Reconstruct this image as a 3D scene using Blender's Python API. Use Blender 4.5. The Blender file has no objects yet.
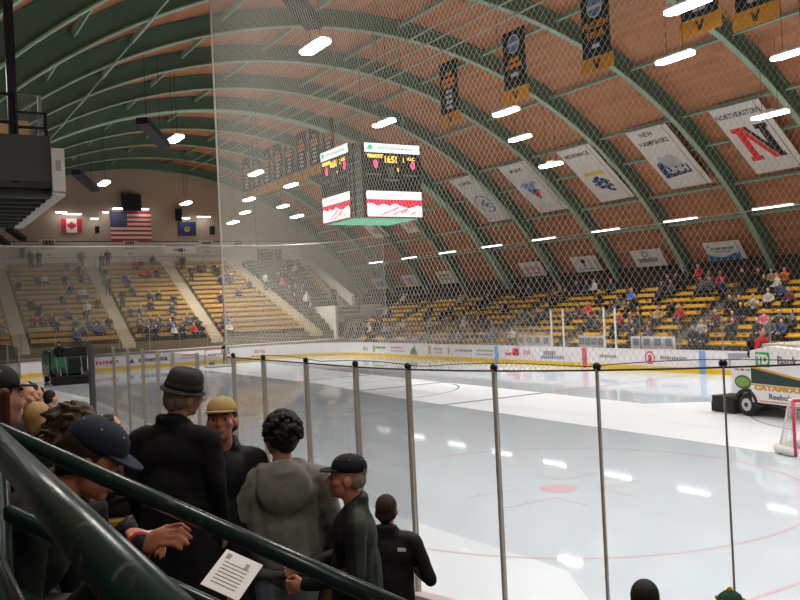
import bpy, bmesh, math, random
from mathutils import Vector, Matrix, Euler
random.seed(7)
PI = math.pi
R_ = math.radians
scene = bpy.context.scene
C = scene.collection

# ------------------------------------------------------------------ helpers
def lin(h):
    h = h.lstrip('#'); v = [int(h[i:i+2], 16)/255 for i in (0, 2, 4)]
    return tuple(c/12.92 if c <= .04045 else ((c+.055)/1.055)**2.4 for c in v) + (1,)

MATS = {}
def mat(name, col, rough=.6, var=.08, scale=6, metal=0, emit=0, spec=.4, bump=0):
    if name in MATS: return MATS[name]
    m = bpy.data.materials.new(name); m.use_nodes = True
    nt = m.node_tree; b = nt.nodes['Principled BSDF']
    c = lin(col) if isinstance(col, str) else tuple(col) + (1,)
    b.inputs['Roughness'].default_value = rough
    b.inputs['Metallic'].default_value = metal
    b.inputs['Specular IOR Level'].default_value = spec
    b.inputs['Base Color'].default_value = c
    if emit:
        b.inputs['Emission Color'].default_value = c
        b.inputs['Emission Strength'].default_value = emit
    elif var:
        tc = nt.nodes.new('ShaderNodeTexCoord'); n = nt.nodes.new('ShaderNodeTexNoise')
        n.inputs['Scale'].default_value = scale; n.inputs['Detail'].default_value = 4
        nt.links.new(tc.outputs['Object'], n.inputs['Vector'])
        mr = nt.nodes.new('ShaderNodeMapRange'); mr.inputs['To Min'].default_value = 1-var*2; mr.inputs['To Max'].default_value = 1+var*2
        nt.links.new(n.outputs['Fac'], mr.inputs['Value'])
        mx = nt.nodes.new('ShaderNodeMix'); mx.data_type = 'RGBA'; mx.blend_type = 'MULTIPLY'
        mx.inputs['Factor'].default_value = 1; mx.inputs[6].default_value = c
        nt.links.new(mr.outputs['Result'], mx.inputs[7]); nt.links.new(mx.outputs[2], b.inputs['Base Color'])
        if bump:
            bp = nt.nodes.new('ShaderNodeBump'); bp.inputs['Strength'].default_value = bump; bp.inputs['Distance'].default_value = .02
            nt.links.new(n.outputs['Fac'], bp.inputs['Height']); nt.links.new(bp.outputs['Normal'], b.inputs['Normal'])
    MATS[name] = m
    return m

class MB:
    def __init__(s): s.v = []; s.f = []; s.m = []; s.i = 0
    def add(s, vs, fs):
        o = len(s.v); s.v += [tuple(v) for v in vs]; s.f += [tuple(o+i for i in f) for f in fs]; s.m += [s.i]*len(fs); return s
    def box(s, x0, x1, y0, y1, z0, z1):
        v = [(x, y, z) for x in (x0, x1) for y in (y0, y1) for z in (z0, z1)]
        return s.add(v, [(0,1,3,2),(4,6,7,5),(0,4,5,1),(2,3,7,6),(0,2,6,4),(1,5,7,3)])
    def obox(s, M, sx, sy, sz):
        v = [M @ Vector((x*sx/2, y*sy/2, z*sz/2)) for x in (-1,1) for y in (-1,1) for z in (-1,1)]
        return s.add(v, [(0,1,3,2),(4,6,7,5),(0,4,5,1),(2,3,7,6),(0,2,6,4),(1,5,7,3)])
    def bar(s, a, b, w, h=None, up=(0,0,1)):
        a, b = Vector(a), Vector(b); d = b-a; z = d.normalized(); u = Vector(up)
        if abs(z.dot(u)) > .98: u = Vector((1,0,0))
        x = z.cross(u).normalized(); y = x.cross(z); M = Matrix((x, y, z)).transposed().to_4x4(); M.translation = (a+b)/2
        return s.obox(M, w, h or w, d.length)
    def tube(s, pts, r, n=8, cap=True):
        pts = [Vector(p) for p in pts]; rs = r if isinstance(r, (list, tuple)) else [r]*len(pts)
        vs = []; fs = []
        for i, p in enumerate(pts):
            t = (pts[min(i+1, len(pts)-1)]-pts[max(i-1, 0)]).normalized()
            u = Vector((0,0,1)) if abs(t.z) < .95 else Vector((1,0,0))
            x = t.cross(u).normalized(); y = x.cross(t)
            for k in range(n):
                a = 2*PI*k/n; vs.append(p+(x*math.cos(a)+y*math.sin(a))*rs[i])
        for i in range(len(pts)-1):
            for k in range(n):
                fs.append((i*n+k, i*n+(k+1)%n, (i+1)*n+(k+1)%n, (i+1)*n+k))
        if cap: fs += [tuple(range(n))[::-1], tuple((len(pts)-1)*n+k for k in range(n))]
        return s.add(vs, fs)
    def lathe(s, prof, n=20, M=None, sx=1, sy=1):
        vs = []; fs = []
        for r, z in prof:
            for k in range(n):
                a = 2*PI*k/n; p = Vector((r*math.cos(a)*sx, r*math.sin(a)*sy, z)); vs.append(M @ p if M else p)
        for i in range(len(prof)-1):
            for k in range(n): fs.append((i*n+k, i*n+(k+1)%n, (i+1)*n+(k+1)%n, (i+1)*n+k))
        fs += [tuple(range(n))[::-1], tuple((len(prof)-1)*n+k for k in range(n))]
        return s.add(vs, fs)
    def ball(s, c, r, n=12, m=8, M=None):
        r = r if isinstance(r, (tuple, list)) else (r, r, r); c = Vector(c); vs = []; fs = []
        for j in range(1, m):
            t = PI*j/m
            for k in range(n):
                a = 2*PI*k/n; vs.append(Vector((r[0]*math.sin(t)*math.cos(a), r[1]*math.sin(t)*math.sin(a), r[2]*math.cos(t)))+c)
        vs += [c+Vector((0,0,r[2])), c-Vector((0,0,r[2]))]
        if M: vs = [M @ v for v in vs]
        T = len(vs)-2
        for j in range(m-2):
            for k in range(n): fs.append((j*n+k, (j+1)*n+k, (j+1)*n+(k+1)%n, j*n+(k+1)%n))
        for k in range(n):
            fs.append((T, k, (k+1)%n)); fs.append((T+1, (m-2)*n+(k+1)%n, (m-2)*n+k))
        return s.add(vs, fs)
    def plate(s, poly, M, t=.01):
        """flat outline given in a local XY plane, thickness t along local +Z"""
        n = len(poly); vs = [M @ Vector((x, y, 0)) for x, y in poly]+[M @ Vector((x, y, t)) for x, y in poly]
        return s.add(vs, [tuple(range(n))[::-1], tuple(range(n, 2*n))]+[(k, (k+1)%n, n+(k+1)%n, n+k) for k in range(n)])
    def build(s, name, m, parent=None, smooth=False, label=None):
        me = bpy.data.meshes.new(name); me.from_pydata(s.v, [], s.f); me.update()
        b = bmesh.new(); b.from_mesh(me); bmesh.ops.recalc_face_normals(b, faces=b.faces); b.to_mesh(me); b.free()
        for q in (m if isinstance(m, (list, tuple)) else [m]): me.materials.append(q)
        if isinstance(m, (list, tuple)): me.polygons.foreach_set('material_index', s.m)
        if smooth: me.polygons.foreach_set('use_smooth', [True]*len(me.polygons))
        o = bpy.data.objects.new(name, me); C.objects.link(o)
        if parent: o.parent = parent
        if label: o['label'] = label
        return o

def tag(o, label=None, cat=None, group=None, kind=None):
    if label: o['label'] = label
    if cat: o['category'] = cat
    if group: o['group'] = group
    if kind: o['kind'] = kind
    return o
def empty(name, loc=(0,0,0), rz=0, label=None, cat=None, group=None):
    o = bpy.data.objects.new(name, None); o.empty_display_size = .2; C.objects.link(o)
    o.location = loc; o.rotation_euler = (0, 0, rz)
    return tag(o, label, cat, group)
def struct(o): o['kind'] = 'structure'; return o
def copy_tree(o, parent=None):
    c = o.copy(); C.objects.link(c)
    if parent: c.parent = parent
    for ch in list(o.children): copy_tree(ch, c)
    return c
def text(name, s, size, m, parent, M, ext=.004, w=1.0, bold=0, align='CENTER'):
    cu = bpy.data.curves.new(name, 'FONT'); cu.body = s; cu.size = size; cu.extrude = ext; cu.offset = bold
    cu.align_x = align; cu.align_y = 'CENTER'; cu.resolution_u = 2
    t = bpy.data.objects.new(name, cu); C.objects.link(t)
    dg = bpy.context.evaluated_depsgraph_get()
    me = bpy.data.meshes.new_from_object(t.evaluated_get(dg)); bpy.data.objects.remove(t)
    me.transform(M @ Matrix.Diagonal((w, 1, 1, 1)))
    me.materials.clear(); me.materials.append(m)
    o = bpy.data.objects.new(name, me); C.objects.link(o); o.parent = parent
    return o
def frame(o, x, y):
    """matrix whose local X, Y are the given world directions"""
    x = Vector(x).normalized(); y = Vector(y).normalized(); z = x.cross(y).normalized()
    M = Matrix((x, y, z)).transposed().to_4x4(); M.translation = o
    return M
ORD = ['first','second','third','fourth','fifth','sixth','seventh','eighth','ninth','tenth','eleventh','twelfth','thirteenth',
       'fourteenth','fifteenth','sixteenth','seventeenth','eighteenth','nineteenth','twentieth']
def nth(k):
    if k < 20: return ORD[k]
    n = k+1; return str(n)+({1:'st',2:'nd',3:'rd'}.get(n % 10, 'th') if n % 100 not in (11,12,13) else 'th')

# ------------------------------------------------------------------ camera (solved from the rink markings)
f_px, yaw, pitch, roll = 854.96, .5400, -.0075, .0475
CAM = Vector((-17.775, -6.702, 3.707))
F = Vector((math.sin(yaw)*math.cos(pitch), math.cos(yaw)*math.cos(pitch), -math.sin(pitch)))
Rt = Vector((math.cos(yaw), -math.sin(yaw), 0)); Up = Rt.cross(F)
c_, s_ = math.cos(roll), math.sin(roll)
R2 = c_*Rt - s_*Up; U2 = s_*Rt + c_*Up
cam = bpy.data.cameras.new('camera'); co = bpy.data.objects.new('camera', cam); C.objects.link(co)
M = Matrix((R2, U2, -F)).transposed().to_4x4(); M.translation = CAM; co.matrix_world = M
cam.sensor_fit = 'HORIZONTAL'; cam.sensor_width = 36; cam.lens = f_px*36/800; cam.clip_start = .05; cam.clip_end = 300
scene.camera = co
vs = scene.view_settings; vs.view_transform = 'Standard'; vs.look = 'None'; vs.gamma = 1; vs.exposure = 0; vs.use_curve_mapping = False

# ------------------------------------------------------------------ materials
green = mat('green steel paint', '#8fae9b', .5, .05, 2)
dkgreen = mat('deep green steel paint', '#55705f', .55, .05, 2)
white = mat('white paint', '#e6e3e2', .5, .04)
cream = mat('stair cream paint', '#b3a690', .75, .08)
black = mat('black metal', '#0e0e10', .45, .05)
dark = mat('dark charcoal', '#222226', .7, .08)
conc = mat('grey concrete', '#8d8880', .85, .1, 3)
seat_tan = mat('tan plank', '#b08c48', .6, .1, 5)
seat_yel = mat('yellow plank', '#d8a72c', .55, .08, 5)
seat_grey = mat('grey plank', '#6a665f', .65, .08, 5)
riser_d = mat('dark terrace', '#4b453d', .85, .1, 3)
riser_t = mat('tan terrace', '#6b5a40', .85, .1, 3)
steel = mat('grey steel post', '#8f9291', .4, .04, 5, .5)
lampglow = mat('lamp glow', (1.0, .96, .9), emit=24)
tubeglow = mat('tube glow', (1.0, .92, .86), emit=9)
red_ink = mat('red ink', '#c8283c', .6, .05)
navy_ink = mat('navy ink', '#2a4576', .6, .05)
blk_ink = mat('black ink', '#26262c', .6, .05)
gold_ink = mat('gold ink', '#d69a28', .6, .05)
grn_ink = mat('green ink', '#2f8a4a', .6, .05)
cloth_w = mat('white banner cloth', '#d9d5d3', .8, .05, 2)
cloth_k = mat('dark banner cloth', '#1d2a2a', .8, .08, 3)
cloth_y = mat('gold banner cloth', '#cf8f22', .8, .06, 3)

def glass_mat(name, tint, refl, haze):
    m = bpy.data.materials.new(name); m.use_nodes = True; nt = m.node_tree; nt.nodes.clear()
    out = nt.nodes.new('ShaderNodeOutputMaterial'); tr = nt.nodes.new('ShaderNodeBsdfTransparent'); tr.inputs['Color'].default_value = tint
    gl = nt.nodes.new('ShaderNodeBsdfGlossy'); gl.inputs['Roughness'].default_value = .02
    df = nt.nodes.new('ShaderNodeBsdfDiffuse'); df.inputs['Color'].default_value = (.75, .8, .78, 1)
    fr = nt.nodes.new('ShaderNodeFresnel'); fr.inputs['IOR'].default_value = 1.3
    mu = nt.nodes.new('ShaderNodeMath'); mu.operation = 'MULTIPLY'; mu.inputs[1].default_value = refl
    nt.links.new(fr.outputs[0], mu.inputs[0])
    a = nt.nodes.new('ShaderNodeMixShader'); nt.links.new(mu.outputs[0], a.inputs[0]); nt.links.new(tr.outputs[0], a.inputs[1]); nt.links.new(gl.outputs[0], a.inputs[2])
    n = nt.nodes.new('ShaderNodeTexNoise'); n.inputs['Scale'].default_value = 1.3
    tc = nt.nodes.new('ShaderNodeTexCoord'); nt.links.new(tc.outputs['Object'], n.inputs['Vector'])
    m2 = nt.nodes.new('ShaderNodeMath'); m2.operation = 'MULTIPLY'; m2.inputs[1].default_value = haze*2; nt.links.new(n.outputs['Fac'], m2.inputs[0])
    b = nt.nodes.new('ShaderNodeMixShader'); nt.links.new(m2.outputs[0], b.inputs[0]); nt.links.new(a.outputs[0], b.inputs[1]); nt.links.new(df.outputs[0], b.inputs[2])
    nt.links.new(b.outputs[0], out.inputs[0]); return m
glassM = glass_mat('clear rink glass', (.965, .972, .978, 1), .5, .02)
plexi = glass_mat('clear acrylic', (.85, .87, .86, 1), .5, .06)

def planks(name, c1, c2, axis, width, rough=.6, long=4.):
    """boards running along one axis: 'Y' world length, sizes in metres"""
    m = bpy.data.materials.new(name); m.use_nodes = True; nt = m.node_tree; b = nt.nodes['Principled BSDF']; b.inputs['Roughness'].default_value = rough
    tc = nt.nodes.new('ShaderNodeTexCoord'); br = nt.nodes.new('ShaderNodeTexBrick'); mp = nt.nodes.new('ShaderNodeMapping')
    nt.links.new(tc.outputs['UV'], mp.inputs['Vector']); nt.links.new(mp.outputs['Vector'], br.inputs['Vector'])
    br.inputs['Color1'].default_value = lin(c1); br.inputs['Color2'].default_value = lin(c2)
    br.inputs['Mortar'].default_value = tuple(v*.55 for v in lin(c1)[:3])+(1,)
    br.inputs['Scale'].default_value = 1; br.inputs['Brick Width'].default_value = long; br.inputs['Row Height'].default_value = width
    br.inputs['Mortar Size'].default_value = .012
    n = nt.nodes.new('ShaderNodeTexNoise'); n.inputs['Scale'].default_value = .7; n.inputs['Detail'].default_value = 5
    nt.links.new(mp.outputs['Vector'], n.inputs['Vector'])
    mr = nt.nodes.new('ShaderNodeMapRange'); mr.inputs['To Min'].default_value = .8; mr.inputs['To Max'].default_value = 1.2; nt.links.new(n.outputs['Fac'], mr.inputs['Value'])
    mx = nt.nodes.new('ShaderNodeMix'); mx.data_type = 'RGBA'; mx.blend_type = 'MULTIPLY'; mx.inputs['Factor'].default_value = 1
    nt.links.new(br.outputs['Color'], mx.inputs[6]); nt.links.new(mr.outputs['Result'], mx.inputs[7]); nt.links.new(mx.outputs[2], b.inputs['Base Color'])
    return m
deck = planks('brown roof deck boards', '#b87c58', '#a56c49', 'Y', .3)

# ------------------------------------------------------------------ room shell
XC, ZC, RR = 2.97, -9.23, 26.73          # roof arch: centre and radius of the rib flange
def arc(r, deg): a = R_(deg); return (XC+r*math.sin(a), ZC+r*math.cos(a))
ENDY, BACKY = 73.9, -20.0
mb = MB(); N = 60; degs = [-59+118*i/N for i in range(N+1)]
vs_ = []; 
for r in (27.6, 27.8):
    for y in (BACKY, ENDY+.3):
        for d in degs: x, z = arc(r, d); vs_.append((x, y, z))
n = N+1; fs_ = []
for i in range(N):
    fs_.append((i, i+1, n+i+1, n+i)); fs_.append((2*n+i, 3*n+i, 3*n+i+1, 2*n+i+1))
me = bpy.data.meshes.new('ceiling'); me.from_pydata(vs_, [], fs_)
uv = me.uv_layers.new(name='UVMap')
for p in me.polygons:
    for li in p.loop_indices:
        v = me.vertices[me.loops[li].vertex_index].co
        uv.data[li].uv = (v.y, math.atan2(v.x-XC, v.z-ZC)*27.6)
me.materials.append(deck)
o = bpy.data.objects.new('ceiling', me); C.objects.link(o); struct(o); o['label'] = 'brown boarded barrel vault ceiling'

# end wall: beige above, pale band below
wall_beige = mat('beige wall paint', '#b6a596', .85, .05, .5)
wall_pale = mat('pale wall paint', '#cfc6bd', .85, .05, .5)
mb = MB(); P = [arc(27.7, d) for d in degs]; zb = 10.85
up = [p for p in P if p[1] >= zb]; 
poly = [(p[0], p[1]) for p in up]
mb.plate(poly, frame((0, ENDY, 0), (1,0,0), (0,0,1)), -.25)
o = struct(mb.build('wall_end', wall_beige)); o['label'] = 'beige upper end wall under the vault'
lo = [p for p in P if p[1] < zb]; L = [p for p in lo if p[0] < XC]; Rg = [p for p in lo if p[0] > XC]
xl = L[-1][0]-.5; xr = Rg[0][0]+.5
mb = MB(); mb.box(L[0][0]-.5, Rg[-1][0]+.5, ENDY-.06, ENDY+.2, 0, zb)
o = struct(mb.build('wall_end_band', wall_pale)); o['label'] = 'pale lower band of the end wall'
mb = MB(); mb.box(-20.6, -20.3, BACKY, ENDY, 0, 6); struct(mb.build('wall_left', dark))
mb = MB(); mb.box(25.9, 26.2, BACKY, ENDY, 0, 5.6); struct(mb.build('wall_right', mat('dark brown wall', '#3a302a', .85, .08)))
mb = MB(); mb.box(-20.6, 26.2, BACKY-.2, BACKY, 0, 19); struct(mb.build('wall_back', conc))
mb = MB(); mb.box(-20.6, 26.2, BACKY, ENDY, -.3, -.02); struct(mb.build('floor', conc))

# ------------------------------------------------------------------ ice
HW, Y0, Y1, RN, RF = 13.7, -3.35, 57.6, 4.3, 6.0
def rink(off=0., seg=10):
    pts = []
    for cx, cy, r, a0 in ((-HW+RN, Y0+RN, RN, 180), (HW-RN, Y0+RN, RN, 270), (HW-RF, Y1-RF, RF, 0), (-HW+RF, Y1-RF, RF, 90)):
        for k in range(seg+1):
            a = R_(a0+90*k/seg); pts.append((cx+(r+off)*math.cos(a), cy+(r+off)*math.sin(a)))
    return pts
def ice_mat(name, col, r0, r1, spec):
    m = bpy.data.materials.new(name); m.use_nodes = True; nt = m.node_tree; b = nt.nodes['Principled BSDF']
    tc = nt.nodes.new('ShaderNodeTexCoord'); mp = nt.nodes.new('ShaderNodeMapping'); mp.inputs['Scale'].default_value = (1.6, .12, 1)
    nt.links.new(tc.outputs['Object'], mp.inputs['Vector'])
    n = nt.nodes.new('ShaderNodeTexNoise'); n.inputs['Scale'].default_value = .8; n.inputs['Detail'].default_value = 6; nt.links.new(mp.outputs['Vector'], n.inputs['Vector'])
    mr = nt.nodes.new('ShaderNodeMapRange'); mr.inputs['From Min'].default_value = .3; mr.inputs['From Max'].default_value = .7
    mr.inputs['To Min'].default_value = r0; mr.inputs['To Max'].default_value = r1; nt.links.new(n.outputs['Fac'], mr.inputs['Value']); nt.links.new(mr.outputs['Result'], b.inputs['Roughness'])
    mr2 = nt.nodes.new('ShaderNodeMapRange'); mr2.inputs['To Min'].default_value = .93; mr2.inputs['To Max'].default_value = 1.06; nt.links.new(n.outputs['Fac'], mr2.inputs['Value'])
    mx = nt.nodes.new('ShaderNodeMix'); mx.data_type = 'RGBA'; mx.blend_type = 'MULTIPLY'; mx.inputs['Factor'].default_value = 1; mx.inputs[6].default_value = lin(col)
    nt.links.new(mr2.outputs['Result'], mx.inputs[7]); nt.links.new(mx.outputs[2], b.inputs['Base Color'])
    b.inputs['IOR'].default_value = 1.31; b.inputs['Specular IOR Level'].default_value = spec
    n2 = nt.nodes.new('ShaderNodeTexNoise'); n2.inputs['Scale'].default_value = 3; n2.inputs['Detail'].default_value = 3; nt.links.new(tc.outputs['Object'], n2.inputs['Vector'])
    bp = nt.nodes.new('ShaderNodeBump'); bp.inputs['Strength'].default_value = .03; bp.inputs['Distance'].default_value = .01
    nt.links.new(n2.outputs['Fac'], bp.inputs['Height']); nt.links.new(bp.outputs['Normal'], b.inputs['Normal'])
    return m
wet = ice_mat('wet resurfaced ice', '#c4ced6', .025, .06, .5)
dry = ice_mat('dry scraped ice', '#dee3e8', .35, .5, .35)
I4 = Matrix.Identity(4)
mb = MB(); mb.plate(rink(.02), I4, .02); ice = struct(mb.build('floor_ice', wet)); ice['label'] = 'grey white ice sheet'
mb = MB()
mb.plate([(-.75, 6.9), (-.5, 16), (-.2, 24), (.7, 32), (.4, 54.3), (6.0, 54.3), (5.4, 44), (4.9, 33), (4.6, 24), (4.1, 14), (5.6, 12.8), (6.5, 9), (6.8, -2), (-1, -2)], Matrix.Translation((0,0,.02)), .002)
mb.build('dry_strip', dry, ice, label='matt white strip not yet resurfaced along the middle')
mb = MB(); half = ice_mat('half dry ice', '#d3dbe0', .12, .3, .45)
mb.plate([(-10.2, 45), (-9.6, 36), (-9.9, 26), (-10.4, 16), (-10.2, 6), (-10.0, 2.2), (-11, .4), (-12.4, 2), (-12.8, 10), (-12.6, 30), (-11.6, 46)], Matrix.Translation((0,0,.02)), .002)
mb.build('dry_strip', half, ice, label='paler matt strip along the near boards')
def imark(name, polys, col, m=None):
    mb = MB()
    for p in polys: mb.plate(p, Matrix.Translation((0,0,.0225)), .001)
    return mb.build(name, m or ice_mat(name, col, .04, .1, .5), ice)
def ring(cx, cy, r, w=.05, n=72):
    out = []
    for k in range(n):
        a, b = 2*PI*k/n, 2*PI*(k+1)/n
        out.append([(cx+(r-w)*math.cos(a), cy+(r-w)*math.sin(a)), (cx+(r+w)*math.cos(a), cy+(r+w)*math.sin(a)), (cx+(r+w)*math.cos(b), cy+(r+w)*math.sin(b)), (cx+(r-w)*math.cos(b), cy+(r-w)*math.sin(b))])
    return out
def disc(cx, cy, r, n=32): return [[(cx+r*math.cos(2*PI*k/n), cy+r*math.sin(2*PI*k/n)) for k in range(n)]]
for y in (19.5, 34.75): imark('blue_line', [[(-13.6, y-.15), (13.6, y-.15), (13.6, y+.15), (-13.6, y+.15)]], '#b3bccd')
imark('centre_line', [[(-13.6, 26.98), (13.6, 26.98), (13.6, 27.28), (-13.6, 27.28)]], '#cdbdc0')
for y in (0, 54.26): imark('goal_line', [[(-13, y-.03), (13, y-.03), (13, y+.03), (-13, y+.03)]], '#d2b8bb')
for x in (-6.706, 6.706):
    for y in (6.1, 48.1):
        imark('faceoff_circle', ring(x, y, 4.572, .035), '#cdbcc2')
        imark('faceoff_dot', disc(x, y, .36), '#d3b6bb')
        h = []
        for sx in (-1, 1):
            for sy in (-1, 1):
                X, Y = x+sx*.55, y+sy*.55
                h.append([(X, Y-.025), (X+sx*1.2, Y-.025), (X+sx*1.2, Y+.025), (X, Y+.025)])
                h.append([(X-.025, Y), (X+.025, Y), (X+.025, Y+sy*.9), (X-.025, Y+sy*.9)])
        imark('faceoff_bracket', h, '#ccc0c6')
imark('centre_circle', ring(0, 27.13, 4.572, .05), '#b9c2d2')
imark('crease', ring(0, 0, 1.8, .03), '#d2b8bb')

# ------------------------------------------------------------------ dasher boards with their advertisements
brd = empty('dasher_boards', (0,0,0), 0, 'white dasher boards with yellow kick plate and advertisements ringing the ice', 'boards')
def band(name, o0, o1, z0, z1, m):
    a, b = rink(o0), rink(o1); n = len(a)
    v = [(x, y, z) for z in (z0, z1) for x, y in a]+[(x, y, z) for z in (z0, z1) for x, y in b]
    f = []
    for k in range(n):
        q = (k+1) % n
        f += [(k, q, n+q, n+k), (2*n+k, 3*n+k, 3*n+q, 2*n+q), (n+k, n+q, 3*n+q, 3*n+k), (k, 2*n+k, 2*n+q, q)]
    return MB().add(v, f).build(name, m, brd)
band('board_panel', .0, .1, .26, 1.0, mat('white board plastic', '#e4dfe2', .35, .02, 1))
band('kick_plate', -.015, .1, 0.0, .26, mat('yellow kick plate', '#e3c02c', .4, .03))
band('cap_rail', -.01, .16, 1.0, 1.07, mat('pale cap rail', '#e2d6d9', .4, .02))
pk = mat('pink ink', '#d98a94', .6, .04); gy_ink = mat('grey ink', '#8d9098', .6, .04); or_ink = mat('orange ink', '#d9764a', .6, .04); blu = mat('blue stripe', '#7f9fd0', .5, .03)
def fside(y, z): return frame((HW-.012, y, z), (0,-1,0), (0,0,1))
def fend(x, z): return frame((x, Y1-.012, z), (1,0,0), (0,0,1))
def ad(M, w, h, m): MB().plate([(-w/2,-h/2),(w/2,-h/2),(w/2,h/2),(-w/2,h/2)], M, .006).build('advertisement', m, brd)
def bars(M, w, h, m, n=9, seed=1):
    """a line of lettering too small in the photograph to be read: separate upright letter strokes"""
    r = random.Random(seed); mb = MB(); x = -w/2
    while x < w/2:
        s = r.uniform(.35, .9)*w/n; mb.plate([(x,-h/2),(x+s,-h/2),(x+s,h/2*r.choice([1,1,.6])),(x,h/2*r.choice([1,.7]))], M, .007); x += s+.25*w/n
    mb.build('lettering', m, brd)
for y, m in ((34.75, blu), (27.13, mat('red stripe', '#d05a70', .5, .03)), (19.5, blu)):
    MB().box(HW-.022, HW, y-.17, y+.17, .0, 1.06).build('line_stripe', m, brd)
text('lettering', 'at&t', .55, gy_ink, brd, fside(51.6, .62), .003, 1.5, .01)
mb = MB(); mb.plate(disc(0, 0, .27)[0], fside(53.6, .62), .006); mb.build('advertisement', mat('globe blue', '#8aa4d8', .5, .05), brd)
bars(fend(8.6, .66), 3.0, .3, or_ink, 11, 2)
bars(fside(49.0, .72), 1.6, .16, grn_ink, 8, 3); ad(fside(50.0, .62), .35, .5, mat('light green ink', '#7fb56c', .6))
bars(fside(46.6, .75), 1.7, .14, gy_ink, 10, 4); bars(fside(46.5, .5), 1.9, .1, pk, 12, 5)
mb = MB(); mb.plate([(-.55,-.35),(.5,-.35),(.2,.05),(.12,.3),(-.1,.1),(-.4,.05)], fside(44.2, .65), .006); mb.build('advertisement', mat('grey mountain ink', '#75776f', .6), brd)
ad(fside(42.2, .66), .3, .55, mat('ochre ink', '#c99a62', .6)); bars(fside(41.2, .74), 1.0, .14, gy_ink, 6, 6); bars(fside(41.2, .5), 1.0, .1, pk, 6, 7)
ad(fside(39.9, .66), .22, .45, mat('ochre ink', '#c99a62', .6)); bars(fside(38.2, .7), 1.9, .16, gy_ink, 9, 8)
bars(fside(36.0, .74), 1.6, .13, mat('light green ink', '#7fb56c', .6), 9, 9); bars(fside(36.0, .5), 1.6, .08, gy_ink, 12, 10)
ad(fside(32.9, .72), .6, .42, red_ink); bars(fside(31.9, .72), .6, .3, pk, 3, 11); bars(fside(33.6, .6), .6, .2, red_ink, 4, 12)
bars(fside(29.9, .74), 1.0, .26, gy_ink, 5, 13); bars(fside(29.7, .5), 1.9, .2, gy_ink, 10, 14)
mb = MB()
for q in ring(0, 0, .28, .03, 24): mb.plate(q, fside(22.6, .66), .006)
mb.plate([(-.1,-.16),(.12,-.16),(.1,.18),(-.12,.1)], fside(22.6, .66), .006); mb.build('advertisement', red_ink, brd)
bars(fside(21.2, .68), 1.5, .15, gy_ink, 9, 15); bars(fside(25.4, .66), 1.2, .15, gy_ink, 8, 25)
ad(fside(17.6, .7), 1.0, .55, mat('slate ink', '#8f95a2', .6))
ad(fend(-8.2, .62), .8, .5, navy_ink); bars(fend(-4.4, .66), 1.8, .26, red_ink, 6, 16)
bars(fend(-1.0, .64), 2.0, .28, blk_ink, 9, 17); mb = MB(); mb.plate([(-.2,-.18),(.2,-.18),(0,.22)], fend(-2.5, .64), .006); mb.build('advertisement', navy_ink, brd)
bars(fend(1.9, .78), 1.2, .12, red_ink, 8, 18); bars(fend(1.8, .55), 1.6, .1, pk, 10, 19); bars(fend(4.2, .68), 1.8, .2, blk_ink, 8, 20)

# ------------------------------------------------------------------ rink glass
def panel(name, p, q, z0, z1, label, group, pw=.05, seg=1, cap=False, pm=steel, two=False):
    p, q = Vector((p[0], p[1], 0)), Vector((q[0], q[1], 0)); mid = (p+q)/2
    t = empty('rink_glass', (mid.x, mid.y, z0), 0, label, 'glass', group)
    d = (q-p).normalized(); w = (q-p).length
    a = math.atan2(d.y, d.x); t.rotation_euler = (0, 0, a)
    MB().box(-w/2+.01, w/2-.01, -.006, .006, 0, z1-z0).build('pane', glassM, t)
    mb = MB(); mb.box(-w/2-pw/2, -w/2+pw/2, -.03, .03, -.05, z1-z0+.03); mb.build('post', pm, t)
    if cap:
        mb = MB(); mb.ball((-w/2, 0, z1-z0+.03), .035, 8, 6); mb.build('post_cap', black, t, True)
    return t
nl = [.95-.0, 2.14, 3.42, 4.51, 6.12, 7.45, 8.37, 9.39, 10.55, 11.8, 14.1]
post_nr = mat('bronze grey post', '#a89d90', .45, .05, 5)
ZN = 3.12
for i in range(len(nl)-1):
    panel('glass_panel', (-HW-.05, nl[i]), (-HW-.05, nl[i+1]), 1.07, ZN, 'clear glass panel of the near side run, %s behind the near corner' % nth(i), 'near side glass panels', .008 if i > 3 else .013, cap=i < 4, pm=post_nr)
mb = MB(); mb.box(-HW-.11, -HW+.01, 14.06, 14.2, .0, ZN+.05); tag(mb.build('glass_end_post', mat('dark grey post', '#55585a', .5, .05)), 'thick grey post ending the near side glass behind the people on the left', 'post')
ccx, ccy, rr0 = -HW+RN, Y0+RN, RN+.05
angs = [0.06, 11.59, 24.36, 36.08, 48.64, 61, 73, 85]
for i in range(len(angs)-1):
    a, b = R_(angs[i]), R_(angs[i+1])
    panel('glass_panel', (ccx-rr0*math.cos(b), ccy-rr0*math.sin(b)), (ccx-rr0*math.cos(a), ccy-rr0*math.sin(a)), 1.07, ZN,
          'clear glass panel bending round the near corner, %s of the corner panels from the left' % nth(i), 'near corner glass panels', .014, cap=True, pm=post_nr)
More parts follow.
